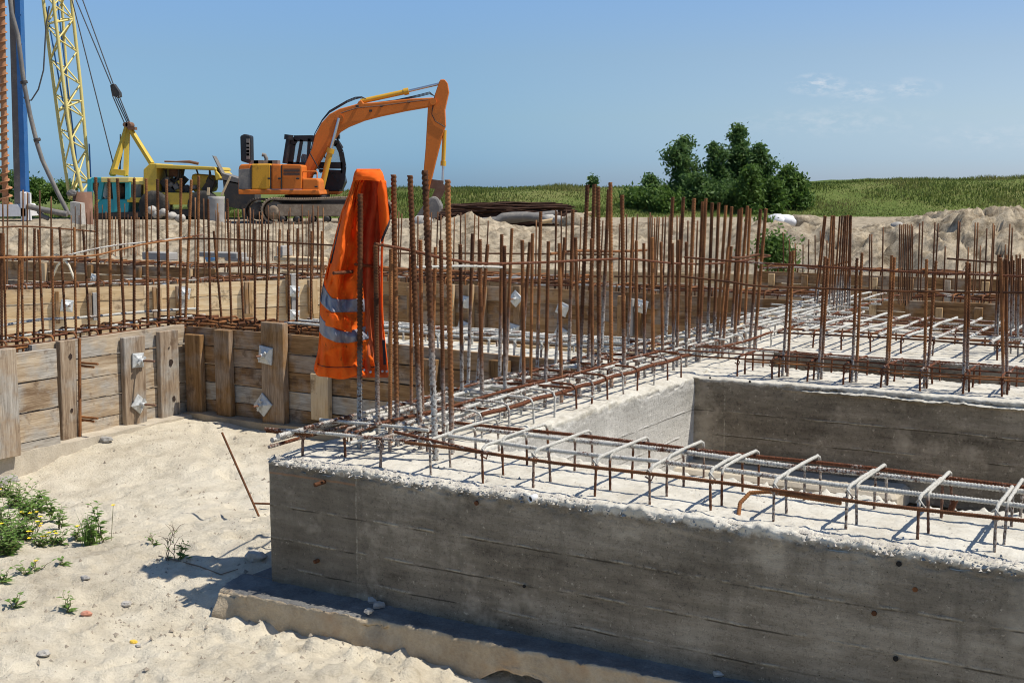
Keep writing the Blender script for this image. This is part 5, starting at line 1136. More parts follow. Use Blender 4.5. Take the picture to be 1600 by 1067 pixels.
# tracks: shoes round a long loop, frame and rollers inside
def track(Y, x0, x1, yt, yb, dx=0):
    r = (yb - yt) / 2; cx0, cx1, cy = x0 + r, x1 - r, (yt + yb) / 2; f = P3(Y); pts = []
    n1 = int((cx1 - cx0) / 3.6)
    for i in range(n1): pts.append((cx0 + (cx1 - cx0) * i / n1, yt + 1.3 * math.sin(i / n1 * math.pi * 2), 0))
    na = int(math.pi * r / 3.6)
    for i in range(na): a = -math.pi / 2 + math.pi * i / na; pts.append((cx1 + r * math.cos(a), cy + r * math.sin(a), a + math.pi / 2))
    for i in range(n1): pts.append((cx1 - (cx1 - cx0) * i / n1, yb, math.pi))
    for i in range(na): a = math.pi / 2 + math.pi * i / na; pts.append((cx0 + r * math.cos(a), cy + r * math.sin(a), a + math.pi / 2))
    k = MB()
    for (px, py, a) in pts:
        c = f(px + dx, py); M = Matrix.Rotation(a, 3, 'Y')
        k.box(c + Vector((0, .3, 0)), (.078, .6, .05), M); k.box(c + Vector((0, .3, 0)) + M @ Vector((0, 0, .035)), (.018, .6, .04), M)
    tr = k.build('track', M_DUSTY, ex)
    k = MB(); k.prism([f(px + dx, py) for px, py in [(cx0 + 6, cy - r * .55), (cx1 - 4, cy - r * .55), (cx1, cy - r * .1), (cx1 - 4, cy + r * .45), (cx0 + 8, cy + r * .45), (cx0 + 3, cy)]], (0, .5, 0)); k.build('track_frame', M_DUSTY, tr)
    for cx in (cx0, cx1):
        k = MB(); k.lathe([(.05, -.02), (.16, -.03), (.17, .06), (.29, .08), (.31, .5)], Matrix.Translation(f(cx + dx, cy)) @ Matrix.Rotation(R(-90), 4, 'X'), 18); k.build('sprocket', M_DUSTY, tr)
    for i in range(7):
        k = MB(); k.lathe([(.04, 0), (.10, .0), (.10, .4)], Matrix.Translation(f(cx0 + 14 + (cx1 - cx0 - 28) * i / 6 + dx, yb - 5)) @ Matrix.Rotation(R(-90), 4, 'X'), 10); k.build('roller', M_DARK, tr)
track(39.4, 409, 612, 311, 347.5); track(42.4, 383, 588, 312, 348)
# cab on the far side of the boom
def cab(Ya, Yb):
    cb = q([(566, 412), (590, 215), (612, 168), (636, 152), (800, 150), (985, 182), (1046, 210), (1090, 300), (1120, 440), (1108, 590), (1070, 668), (900, 668), (890, 560), (700, 540), (690, 430)])
    ins = []
    cx = sum(p[0] for p in cb) / len(cb); cy = sum(p[1] for p in cb) / len(cb)
    root = None
    # body below the windows and the framing above them, both sides
    o = part('cab', q([(720, 590), (905, 600), (905, 500), (1085, 500), (1108, 592), (1072, 668), (1064, 690), (720, 690)]), Ya, Yb - Ya, M_BLACK, bev=.02)
    o2 = part('cab_base', q([(890, 670), (1070, 670), (1060, 700), (1030, 716), (880, 716)]), Ya, Yb - Ya, M_ORANGE, bev=.03)
    f, g = P3(Ya), P3(Yb)
    fr = MB()
    def post(L, w):
        for h in (f, g):
            pts = [h(*c3(*p)) for p in L]
            for i in range(len(pts) - 1): fr.bar(pts[i], pts[i + 1], w, .1, up=(0, 1, 0))
    post([(575, 412), (600, 220), (625, 172)], .26); post([(625, 168), (800, 166), (985, 192), (1046, 222)], .20); post([(1046, 215), (1086, 300), (1112, 440), (1098, 590), (1068, 665)], .16)
    post([(660, 410), (700, 180)], .10); post([(760, 420), (775, 170)], .10); post([(840, 432), (1100, 432)], .22); post([(870, 482), (1100, 492)], .10); post([(560, 420), (760, 430)], .18); post([(905, 290), (930, 360)], .03); post([(985, 500), (1045, 590)], .03)
    for p in [(600, 215), (625, 170), (800, 160), (985, 188), (1046, 216), (1112, 440), (1098, 590)]: fr.bar(f(*c3(*p)), g(*c3(*p)), .10)
    fr.prism([f(*c3(*p)) for p in [(600, 190), (636, 152), (800, 150), (985, 182), (1046, 212), (985, 206), (640, 185)]], (0, Yb - Ya, 0))
    fr.build('frame', M_BLACK, o)
    gl = MB()
    for L in ([(590, 300), (640, 190), (985, 200), (1046, 225), (1105, 430), (840, 430), (640, 412)], [(910, 495), (1100, 495), (1094, 590), (920, 590)]):
        for h in (f, g): 
            pts = [h(*c3(*p)) for p in L]; gl.add([p + Vector((0, .02 if h is f else -.02, 0)) for p in pts], [tuple(range(len(pts)))])
    for a, b in (((1050, 225), (1112, 440)), ((1110, 450), (1096, 590))): gl.add([f(*c3(*a)), f(*c3(*b)), g(*c3(*b)), g(*c3(*a))], [(0, 1, 2, 3)])
    gl.build('window', M_GLASS, o)
    se = MB(); h = P3((Ya + Yb) / 2); se.prism([h(*c3(*p)) for p in [(695, 440), (690, 350), (705, 318), (735, 325), (740, 400), (750, 470), (830, 480), (830, 520), (700, 520)]], (0, .45, 0)); se.build('seat', M_BLACK, o)
    wi = MB(); wi.tube([h(*c3(1046, 140)), h(*c3(1050, 180)), h(*c3(1100, 260))], .04, 6); wi.box(h(*c3(1052, 150)), (.14, .2, .14)); wi.build('work_lamp', M_BLACK, o)
cab(41.75, 42.75)
# boom, stick and their cylinders
bo = part('boom', [c2(*p) for p in [(548, 745), (530, 730), (528, 700), (540, 660), (582, 560), (600, 480), (640, 405), (690, 350), (755, 316), (862, 287), (870, 270), (888, 262), (900, 282), (1000, 275), (1200, 254), (1330, 248), (1348, 265), (1342, 290), (1300, 304), (1150, 330), (1000, 362), (900, 388), (800, 428), (750, 458), (700, 522), (650, 600), (600, 684), (575, 735), (560, 750)]], 41.05, .5, M_ORANGE, bev=.03)
st = part('stick', [c2(*p) for p in [(1368, 150), (1378, 136), (1402, 136), (1420, 158), (1428, 212), (1404, 320), (1408, 420), (1388, 480), (1345, 650), (1312, 790), (1300, 850), (1284, 850), (1272, 700), (1284, 560), (1298, 310), (1330, 262)]], 41.12, .36, M_ORANGE, bev=.02)
def rod(name, a, b, r, Y, mat, parent, n=10, conv=c2, collar=0):
    h = P3(Y); k = MB(); A, Bq = h(*conv(*a)), h(*conv(*b)); k.tube([A, Bq], r, n)
    if collar: k.tube([Bq - (Bq - A).normalized() * .16, Bq], r * 1.35, n)
    return k.build(name, mat, parent)
for dy in (40.95, 41.7):
    c_ = rod('lift_cylinder', (642, 812), (700, 562), .095, dy, M_CYL, ex, collar=1); rod('rod', (700, 562), (750, 375), .05, dy, M_CHROME, c_)
c_ = rod('stick_cylinder', (885, 272), (1180, 208), .085, 41.3, M_CYL, ex, collar=1); rod('rod', (1180, 208), (1372, 163), .045, 41.3, M_CHROME, c_)
c_ = rod('bucket_cylinder', (1402, 450), (1393, 670), .07, 41.3, M_CYL, ex, collar=1); rod('rod', (1393, 670), (1389, 785), .04, 41.3, M_CHROME, c_)
h = P3(41.02)
for cx, cy, rr_, ll_ in ((752, 378, .14, .56), (1330, 272, .11, .62), (549, 728, .13, .6)):
    k = MB(); k.lathe([(rr_, 0), (rr_, ll_)], Matrix.Translation(h(*c2(cx, cy))) @ Matrix.Rotation(R(-90), 4, 'X'), 16); k.build('pivot_boss', M_ORANGE, bo)
k = MB(); h = P3(41.25); k.bar(h(*c2(1300, 778)), h(*c2(1392, 790)), .10, .3); k.bar(h(*c2(1392, 782)), h(*c2(1350, 868)), .12, .3); k.build('linkage', M_RUSTP, ex)
f = P3(40.85); k = MB(); k.prism([f(*p) for p in [(668, 312), (676, 306), (684, 309), (690, 322), (689, 338), (678, 349), (655, 350), (645, 345), (655, 330)]], (0, 1.0, 0))
o = k.build('bucket', M_GREYP, ex); m = o.modifiers.new('edge', 'BEVEL'); m.width = .08; m.segments = 2
for j, off in enumerate((0, 6, 12)):
    h = P3(41.1 + .08 * j); L = [(575, 575), (600, 470), (645, 392 - off * .5), (690, 342 - off), (755, 304 - off), (800, 278 - off), (850, 258 - off), (890, 248 - off * .4), (915, 256)]; k = MB(); k.tube([h(*c2(*p)) for p in L], .014, 5); k.build('hose', M_BLACK, bo)
    L = [(930, 285), (1100, 268 - off * .4), (1240, 244 - off), (1310, 226 - off), (1340, 240), (1330, 300), (1322, 350), (1345, 395), (1408, 432)]; k = MB(); k.tube([h(*c2(*p)) for p in L], .013, 5); k.build('hose', M_BLACK, bo)
h = P3(40.9); k = MB(); k.tube([h(*c2(570, 590)), h(*c2(640, 715))], .02, 5); k.build('hose', M_BLACK, bo)
for L in ([(395, 430), (395, 660)], [(500, 430), (500, 660)], [(203, 430), (203, 660)]):
    h = P3(39.66); k = MB(); k.bar(h(*c3(*L[0])), h(*c3(*L[1])), .035, .03, up=(0, 1, 0)); k.build('door_seam', M_BLACK, ex)
for (x, y) in [(480, 560), (660, 560), (380, 560), (840, 640)]:
    h = P3(39.66); k = MB(); k.box(h(*c3(x, y)), (.10, .04, .05), bev=.01); k.build('door_latch', M_BLACK, ex)
for (x0, x1) in [(520, 680)]:
    h = P3(39.67)
    for i in range(5): k = MB(); k.bar(h(*c3(x0, 470 + i * 14)), h(*c3(x1, 470 + i * 14)), .03, .02, up=(0, 1, 0)); k.build('grille_slat', M_DARK, ex)
h = P3(39.8); k = MB(); k.tube([h(*c3(*p)) for p in [(705, 556), (705, 500), (720, 490), (840, 490), (850, 500), (850, 556)]], .022, 6); k.build('handrail', M_ORANGE, ex)
h = P3(39.75); k = MB(); k.box(h(*c3(470, 692)), (2.6, .03, .05)); k.build('deck_strip', M_DARK, ex)
for (x, y) in [(862, 300), (1010, 300), (1180, 275), (945, 330)]:
    h = P3(41.02); k = MB(); k.box(h(*c2(x, y)), (.10, .05, .07), bev=.01); k.build('hose_clamp', M_DARK, bo)
h = P3(41.0); k = MB(); k.tube([h(*c2(*p)) for p in [(760, 345), (860, 312), (1000, 300), (1180, 276), (1300, 262)]], .018, 5); k.build('hydraulic_line', M_RUSTP, bo)
part('engine_hood', [c2(*p) for p in [(138, 485), (165, 472), (203, 482), (206, 640), (190, 655), (142, 640)]], 40.3, .5, M_BLACK, bev=.04)
f = P3(40.28); k = MB()
for y in (520, 545, 570, 590, 610): k.box(f(*c2(188, y)), (.10, .06, .18))
k.build('hood_louvre', M_GREYP, ex)
rod('exhaust', (416, 655), (440, 500), .09, 41.4, M_BLACK, ex); rod('exhaust_cap', (438, 508), (441, 478), .15, 41.4, M_BLACK, ex)
k = MB(); h = P3(40.6); k.tube([h(*c2(*p)) for p in [(300, 652), (302, 625), (292, 604), (275, 600)]], .065, 7); k.build('vent_pipe', M_GREYP, ex)
k = MB(); r2 = random.Random(3)
for x in (232, 262, 318, 350): k.box(h(*c2(x, 652 - r2.uniform(0, 6))), (.3, .5, .10 + r2.uniform(0, .08)))
k.build('engine_cover', M_GREYP, ex)

# ------------------------------------------------------------------ yellow lattice crane
CY = 46.0
cr = thing('crawler_crane', 'yellow and turquoise lattice boom crane with open engine housing', 'crane', atY(210, 340, CY)); CO = Vector(cr.location)
def C3(Y): return lambda px, py: atY(px, py, Y) - CO
def cpart(name, L, Y, dY, mat, parent=None, bev=.03, conv=None):
    f = C3(Y); k = MB(); k.prism([f(*(conv(*p) if conv else p)) for p in L], (0, dY, 0)); o = k.build(name, mat, parent or cr)
    if bev: m = o.modifiers.new('edge', 'BEVEL'); m.width = bev; m.segments = 2; m.limit_method = 'ANGLE'
    return o
k1 = lambda x, y: (x / 2.667, y / 2.667); k2 = lambda x, y: (120 + x / 6.154, 180 + y / 6.154)
# boom: four chords with lacing on each face
ch = [[(150, -260), (180, 0), (195, 130), (240, 480), (290, 830)], [(205, -260), (222, 10), (262, 330), (295, 600), (342, 800)], [(285, -260), (300, 30), (330, 300), (352, 530), (372, 760)], [(250, -260), (260, 70), (285, 400), (305, 600), (325, 760)]]
Ys = [46.0, 45.2, 46.0, 46.7]
def chord_at(i, t):
    L = ch[i]; y = -260 + t * (L[-1][1] + 260)
    x = np.interp(y, [p[1] for p in L], [p[0] for p in L]); return C3(Ys[i])(*k1(x, y))
k = MB()
for i in range(4): k.tube([chord_at(i, t) for t in np.linspace(0, 1, 8)], .062 if i < 3 else .055, 7)
bm_ = k.build('lattice_boom', M_YELPALE, cr)
k = MB(); N = 15
for a, b in ((0, 1), (1, 2), (2, 3), (3, 0)):
    for j in range(N):
        t0, t1 = j / N, (j + 1) / N; s_ = (j + a) % 2
        k.tube([chord_at(a if s_ else b, t0), chord_at(b if s_ else a, t1)], .032, 5)
    for j in range(0, N + 1, 5): k.tube([chord_at(a, j / N), chord_at(b, j / N)], .038, 5)
k.build('lacing', M_YELPALE, bm_)
k = MB()
for (a, b) in (((193, 30), (318, 740)), ((240, 10), (330, 760)), ((372, 600), (378, 740))):
    f = C3(45.9); k.tube([f(*k1(*a)), f(*k1(*b))], .03, 5)
k.build('hoist_rope', M_BLUE, cr)
# turquoise cab
tb = cpart('cab', [(139, 280), (145, 277), (202, 277), (202, 286), (139, 286)], 45.0, 1.6, M_TURQ)
f = C3(45.0); g = C3(46.6)
for L in ([(141, 280), (140, 333)], [(160, 283), (155, 312)], [(179, 285), (183, 330)], [(200, 285), (200, 312)], [(150, 300), (152, 312)]):
    for h in (f, g): k = MB(); k.bar(h(*L[0]), h(*L[1]), .16 if L[0][0] != 150 else .08, .14, up=(0, 1, 0)); k.build('cab_post', M_TURQ, tb)
cpart('cab_lower_panel', [(156, 311), (202, 312), (200, 334), (150, 334), (152, 318)], 45.02, 1.5, M_TURQ, tb)
cpart('cab_back', [(142, 286), (200, 286), (200, 312), (150, 312)], 46.5, .06, M_DARK, tb, 0)
k = MB(); h = C3(45.7); k.blob(h(166, 297), (.18, .2, .3), 3, 10, .3); k.build('seat', M_WHITE, tb)
k = MB(); k.blob(h(189, 298), (.2, .2, .28), 5, 10, .2); k.build('seat_cover', M_RUSTP, tb)
cpart('cab_roof', [(157, 277), (202, 277), (201, 285), (158, 285)], 44.8, 2.0, M_YELPALE)
cpart('control_room', [(200, 288), (221, 288), (220, 311), (199, 311)], 45.2, 1.4, M_GREYP)
cpart('walkway_beam', [(198, 309), (246, 309), (246, 318), (198, 316)], 44.95, 1.8, M_YEL)
cpart('walkway_beam', [(201, 283), (225, 283), (225, 289), (201, 289)], 45.2, 1.2, M_YELPALE)
# engine housing
eh = cpart('engine_housing', [(224, 265), (234, 255.5), (245, 255.5), (245, 330), (237, 330), (237, 322), (224, 320)], 44.8, 2.2, M_YEL)
cpart('housing_roof', [(243, 256.5), (336, 261), (338, 266), (243, 263)], 44.75, 2.4, M_YEL, eh)
cpart('rear_panel', [(334, 263), (343, 273), (345, 279), (337, 282)], 44.8, 2.2, M_YEL, eh)
cpart('raised_flap', [(331.5, 243.5), (333, 244), (347, 271), (346, 273.5)], 44.9, .5, M_GREYP, eh, 0)
cpart('base_beam', [(224, 300), (310, 302), (316, 306), (314, 320), (224, 320)], 44.85, 2.2, M_YEL, eh)
cpart('fuel_tank', [(297, 271), (333, 274), (333, 300), (300, 302)], 45.4, .9, M_YEL, eh, .15)
cpart('radiator', [(263, 264), (281, 264), (280, 277), (263, 277)], 45.6, .5, M_RUSTP, eh)
k = MB(); r2 = random.Random(8)
for i in range(16):
    px, py = r2.uniform(252, 332), r2.uniform(283, 300); k.box(C3(r2.uniform(45.2, 46.2))(px, py), (r2.uniform(.15, .5), .3, r2.uniform(.15, .45)), Matrix.Rotation(r2.uniform(0, 3), 3, 'Y'))
for i in range(10):
    f = C3(r2.uniform(45.2, 46)); x = r2.uniform(250, 330); k.tube([f(x, 264), f(x + r2.uniform(-3, 4), 275), f(x + r2.uniform(-6, 8), 284), f(x + r2.uniform(-6, 8), 298)], .035, 5)
k.build('engine', M_DARK, eh)
f = C3(45.3)
for (px, py, s_) in [(268, 289, .16), (262, 280, .14), (276, 292, .18), (303, 293, .16)]:
    k = MB(); k.box(f(px, py), (s_, .3, s_ * 1.2), Matrix.Rotation(px, 3, 'Y'), bev=.03); k.build('engine_block', M_GREYP, eh)
cpart('engine_cover', [(273, 285), (281, 281), (283, 300), (273, 300)], 45.25, .5, M_YEL, eh)
k = MB(); f = C3(45.6); k.tube([f(257, 252.5), (f(275, 253)), f(296, 253), f(310, 256)], [.03, .03, .055, .055], 7); k.build('exhaust', M_RUSTP, eh)
f = C3(44.75)
for cx in (316, 240):
    k = MB(); k.lathe([(.1, 0), (.42, -.02), (.55, .05), (.55, .4)], Matrix.Translation(f(cx, 322)) @ Matrix.Rotation(R(-90), 4, 'X'), 18); k.build('wheel', M_RUBBER, cr)
cpart('undercarriage', [(150, 333), (330, 326), (330, 338), (150, 342)], 45.0, 2.0, M_DARK)
# gantry
k = MB()
for a, b, w, Y0, Y1 in [((199, 198), (176, 274), .15, 45.8, 45.2), ((199.5, 200), (196.5, 275), .15, 45.8, 45.3), ((201, 198), (237, 256), .14, 45.8, 45.2), ((199, 198), (174, 274), .14, 45.9, 46.6), ((201, 198), (238, 256), .14, 45.9, 46.6)]:
    k.bar(C3(Y0)(*a), C3(Y1)(*b), w, w)
k.bar(C3(45.2)(176, 268), C3(45.2)(197, 271), .22, .2)
ga = k.build('gantry', M_YEL, cr)
k = MB(); k.lathe([(.10, 0), (.12, .1), (.07, .12), (.12, .14), (.12, .4)], Matrix.Translation(C3(45.5)(200, 195.5)) @ Matrix.Rotation(R(-90), 4, 'X'), 14); k.box(C3(45.6)(207, 201), (.25, .3, .1)); k.lathe([(.09, 0), (.09, .4)], Matrix.Translation(C3(45.5)(195.5, 195)) @ Matrix.Rotation(R(-90), 4, 'X'), 12); k.build('sheave', M_RUSTP, ga)
k = MB(); f = C3(45.7); k.prism([f(*p) for p in [(172, 134), (177, 131), (186, 144), (187, 151), (182, 153), (175, 150)]], (0, .3, 0)); pbk = k.build('pulley_block', M_DARK, cr)
k = MB()
for a, b in (((176, 150), (196, 196)), ((180, 152), (199, 193)), ((186, 150), (203, 192)), ((183, 151), (201, 192)), ((174, 133), (106, -30)), ((177, 132), (118, -30)), ((110, -10), (177, 256)), ((188, 210), (188, 268)), ((195, 215), (186, 268))):
    k.tube([f(*a), f(*b)], .022, 5)
k.build('pendant_rope', M_CABLE, cr)

# ------------------------------------------------------------------ drilling rig with blue mast
DY = 43.5
rg = thing('drilling_rig', 'blue drilling rig mast with rusty auger and slanting grey hose', 'drilling rig', atY(28, 345, DY)); RO = Vector(rg.location)
def R3(Y): return lambda px, py: atY(px, py, Y) - RO
f = R3(DY); ax, bx, cx = f(21, 330), f(33, 330), f(41, 330); ax2, bx2, cx2 = f(10.5, -60), f(21, -60), f(31, -60)
k = MB(); k.prism([bx, cx, cx + Vector((-.02, .4, 0)), bx + Vector((-.02, .4, 0))], (bx2 - bx)); k.build('mast', M_BLUE, rg)
k = MB(); k.prism([ax + Vector((0, .1, 0)), bx + Vector((-.012, .04, 0)), bx + Vector((-.012, .4, 0)), ax + Vector((0, .4, 0))], (ax2 - ax)); k.build('mast_channel', M_GREYP, rg)
k = MB(); f = R3(43.0)
for i in range(7): k.bar(f(36 - i * 1.2, 300 - i * 46), f(40.5 - i * 1.15, 300 - i * 46), .04, .06)
k.build('mast_bracket', M_BLUE, rg)
# auger: shaft and continuous flight
k = MB(); f = R3(43.2); a, b = f(8.5, 326), f(2.0, -40); k.tube([a, b], .10, 10); au = k.build('auger', M_AUGER, rg)
k = MB(); k.smooth = True; n = 760; turns = 28.5; vs = []; d = b - a; ex1 = d.cross(Vector((0, 1, 0))).normalized(); ey1 = d.cross(ex1).normalized()
for i in range(n + 1):
    t = i / n; an = 2 * math.pi * turns * t; rad = .155 if t > .12 else .24; c = a + d * t; e = ex1 * math.cos(an) + ey1 * math.sin(an); vs += [c + e * .09, c + e * rad, c + e * rad + d.normalized() * .025, c + e * .09 + d.normalized() * .025]
k.add(vs, [(i * 4 + j, i * 4 + (j + 1) % 4, i * 4 + 4 + (j + 1) % 4, i * 4 + 4 + j) for i in range(n) for j in range(4)]); k.build('flight', M_AUGER, au)
k = MB(); f = R3(42.6); pts = [(12, -40), (18, 20), (28, 56), (37.5, 131), (47, 180), (58, 225), (66, 250), (77, 274), (92, 305), (108, 336)]; k.tube([f(*p) for p in pts], .075, 9); hs = k.build('hose', M_GREYP, rg)
k = MB(); 
for p, p2 in (((57.4, 217), (58.8, 221)), ((37, 127), (38, 131))): k.tube([f(*p), f(*p2)], .12, 9)
k.build('hose_collar', M_DARK, hs)
k = MB(); k.tube([f(*p) for p in [(77, 10), (72, 40), (68, 110), (60, 140), (49, 157), (41, 157), (37, 152)]], .025, 6); k.build('cable', M_CABLE, rg)
k = MB(); f = R3(42.4); k.prism([f(*p) for p in [(0, 320), (26, 319), (31, 325), (40, 326), (40, 338), (-60, 340), (-60, 320)]], (0, 1.6, 0)); k.prism([f(*p) for p in [(31, 300), (40, 302), (41, 345), (33, 345)]], (0, .5, 0)); k.build('base_frame', M_WHITE, rg)
k = MB(); k.tube([f(42, 322), f(62, 327), f(105, 335)], .10, 8); k.tube([f(60, 330), f(66, 338), f(76, 342)], .08, 7); k.build('discharge_pipe', M_GREYP, rg)

# ------------------------------------------------------------------ other plant and stores around the rim of the pit
pp = thing('steel_pipe', 'short thick brown steel pipe standing below the yellow lattice boom', 'pipe', atY(130.5, 342, 38)); PO = Vector(pp.location); f = lambda x, y: atY(x, y, 38) - PO
k = MB(); rr = (f(145, 300) - f(116, 300)).x / 2; hh = f(130, 300).z
k.lathe([(rr, -.6), (rr, hh), (rr * .9, hh), (rr * .9, hh - .3)], None, 22); k.build('pipe_wall', M_RUSTP, pp)
k = MB(); k.blob(f(117, 302) + Vector((0, -.3, 0)), (.16, .1, .1), 4, 10, .4); k.build('torn_rim', M_GREYP, pp)
k = MB(); p = atY(118, 332, 35.5); k.prism([p + Vector(q_) for q_ in [(-.16, 0, -.6), (.17, 0, -.6), (.15, 0, .26), (-.14, 0, .3)]], (0, .35, 0)); tag(k.build('concrete_post', M_STONE), 'pale broken concrete post beside the brown steel pipe', 'post')
ct = thing('concrete_drum', 'grey battered concrete drum with a wooden stick, left of the excavator tracks', 'drum', atY(339, 346, 37)); o0 = Vector(ct.location); f = lambda x, y: atY(x, y, 37) - o0
k = MB(); rr = (f(351, 310) - f(326, 310)).x / 2; k.lathe([(rr * .9, -.2), (rr, f(339, 312).z), (rr * 1.05, f(339, 307).z), (rr * .9, f(339, 307).z), (rr * .85, f(339, 318).z)], None, 18); k.build('drum_wall', M_GREYC, ct)
for q_ in (((346, 306), (360, 276)), ((325, 305), (326, 293))): k = MB(); k.bar(f(*q_[0]), f(*q_[1]), .07, .05); k.build('stick', M_WOODN, ct)
ch_ = thing('conveyor', 'dark rusty machine chute between the crane and the excavator', 'machine', atY(362, 340, 45)); o1 = Vector(ch_.location); f = lambda x, y: atY(x, y, 45) - o1
k = MB(); k.prism([f(*p) for p in [(346, 270), (350, 272), (398, 287), (398, 293), (352, 284), (346, 280)]], (0, 1.2, 0)); k.build('chute', M_GREYP, ch_)
k = MB(); k.prism([f(*p) for p in [(348, 281), (398, 291), (398, 322), (380, 328), (352, 322)]], (0, 1.1, 0)); k.bar(f(353, 318), f(352, 340), .2, .2); k.bar(f(382, 318), f(384, 340), .2, .2); k.build('frame', M_DARK, ch_)
# stacked rusty bars behind the spoil bank and pipes lying before them
r2 = random.Random(12); k = MB()
for i in range(620):
    zz = r2.uniform(0, 1); x0, x1 = 684 + r2.uniform(-14, 60) + 26 * zz, 900 + r2.uniform(-90, 18) - 22 * zz; y = 350 - 33 * zz; Y = 38 + r2.uniform(-1.2, 1.6)
    a, b = atY(x0, y + 2, Y), atY(x1, y + r2.uniform(-1, 5), Y + r2.uniform(-.3, .3)); k.tube([a, a.lerp(b, .5) + Vector((0, 0, r2.uniform(-.07, .07))), b], .017, 4)
tag(k.build('rebar_stack', mat_rust('dark_rusty_stock', (.03, .015, .010), (.07, .032, .019), (.15, .07, .035))), 'long dark stack of rusty bars lying behind the spoil bank', 'rebar stack')
for i, (L, r, lab) in enumerate([([(752, 347), (790, 344), (840, 338), (872, 335)], .11, 'long grey brown pipe lying on the spoil bank before the bar stack'), ([(778, 345), (786, 340), (800, 338.5), (822, 338), (850, 341)], .12, 'bent pale grey pipe lying across the long pipe on the bank'), ([(846, 347), (880, 342), (925, 333)], .05, 'thin pale pole lying on the bank beside the grey pipes')]):
    k = MB(); k.tube([atY(x, y, 33 - i * .6) for x, y in L], r, 9); tag(k.build('pipe', M_GREYP if i != 2 else M_WOODN), lab, 'pipe')
bl = []
for i, (x, y, r, Y, lab) in enumerate([(837, 334, .10, 33, 'pale stone propped on the pipes on the bank'), (856, 340, .16, 32, 'rounded pale stone at the end of the bank pipes'), (873, 341, .14, 31, 'pale lump right of the bank pipes'), (900, 346, .3, 28, 'low pale lump on the bank behind the tallest bars'), (1250, 345, .24, 28, 'brown earth lump right of the white sack'), (1264, 348, .26, 28, 'flat brown earth lump farther right of the white sack'), (1402, 350, .09, 21.5, 'pale stone on the crest left of the right sand heap'), (660, 345, .22, 29, 'pale boulder on the bank below the excavator stick')]):
    k = MB(); k.smooth = True; k.blob(atY(x, y + 3, Y), (r * 1.25, r, r * .8), i + 3, 12, .3); tag(k.build('stone', M_SAND if 'earth' in lab or 'low pale' in lab else M_STONE), lab, 'stone')
k = MB(); k.smooth = True; k.blob(atY(1213, 345, 28), (.22, .3, .16), 9, 14, .3); k.blob(atY(1229, 346, 28), (.26, .3, .15), 12, 14, .25); tag(k.build('white_sack', M_WHITE), 'white plastic sack lying on the sand in front of the trees', 'sack')
k = MB(); k.smooth = True
for i, (x, y) in enumerate([(238, 328), (246, 335), (256, 332), (268, 338), (282, 341)]): k.blob(atY(x, y, 40), (.17, .2, .14), i + 20, 10, .45)
tag(k.build('sack_pile', M_STONE), 'pile of pale sacks below the yellow engine housing', 'sacks')
k = MB(); b0 = on_plane(321, 403, 'v', 10.5); k.lathe([(.02, .0), (.07, .01), (.075, .13), (.05, .16), (.02, .17)], Matrix.Translation(b0) @ Matrix.Rotation(R(80), 4, 'Y'), 14); tag(k.build('water_bottle', M_BLUEPL), 'blue plastic bottle lying on far boards left of the jacket', 'bottle')
for j, L in enumerate([[(80, 438), (90, 415), (100, 406), (108, 405)], [(102, 408), (108, 415), (113, 428), (116, 436)]]):
    k = MB(); P = [on_plane(x, y, 'v', 6.4) for x, y in L]; k.tube(P, .014, 6); tag(k.build('wire_loop', M_TAG), ('pale curved wire rising left of the other over the far boards', 'pale curved wire bending down right of the other over the far boards')[j], 'wire')
for i, (x, y, w, h, lab) in enumerate([(348, 398, 60, 8, 'grey concrete block on the far beam below the excavator'), (372, 405, 26, 6, 'small pale block on the far beam below the tracks'), (250, 400, 40, 12, 'grey concrete block on the far beam below the crane wheels'), (445, 392, 9, 16, 'small pale post end standing by the far boards'), (470, 405, 70, 7, 'pale plank lying over the far beam left of the jacket'), (770, 436, 150, 8, 'grey round log lying along the far beam behind the thicket')]):
    p0, p1 = on_plane(x - w / 2, y, 'v', 9.9 if i != 5 else 8.05), on_plane(x + w / 2, y, 'v', 9.9 if i != 5 else 8.05); hh = h / FPX * p0.y; d = p1 - p0; k = MB()
    if i == 5: k.tube([p0, p0.lerp(p1, .5), p1], hh / 2, 10)
    else: k.box((p0 + p1) / 2, (d.length, .22, hh), Matrix.Rotation(math.atan2(d.y, d.x), 3, 'Z'), bev=.01)
    tag(k.build('plank' if i == 4 else 'log' if i == 5 else 'concrete_block', M_WOODN if i == 4 else M_GREYC), lab, 'plank' if i == 4 else 'log' if i == 5 else 'block')

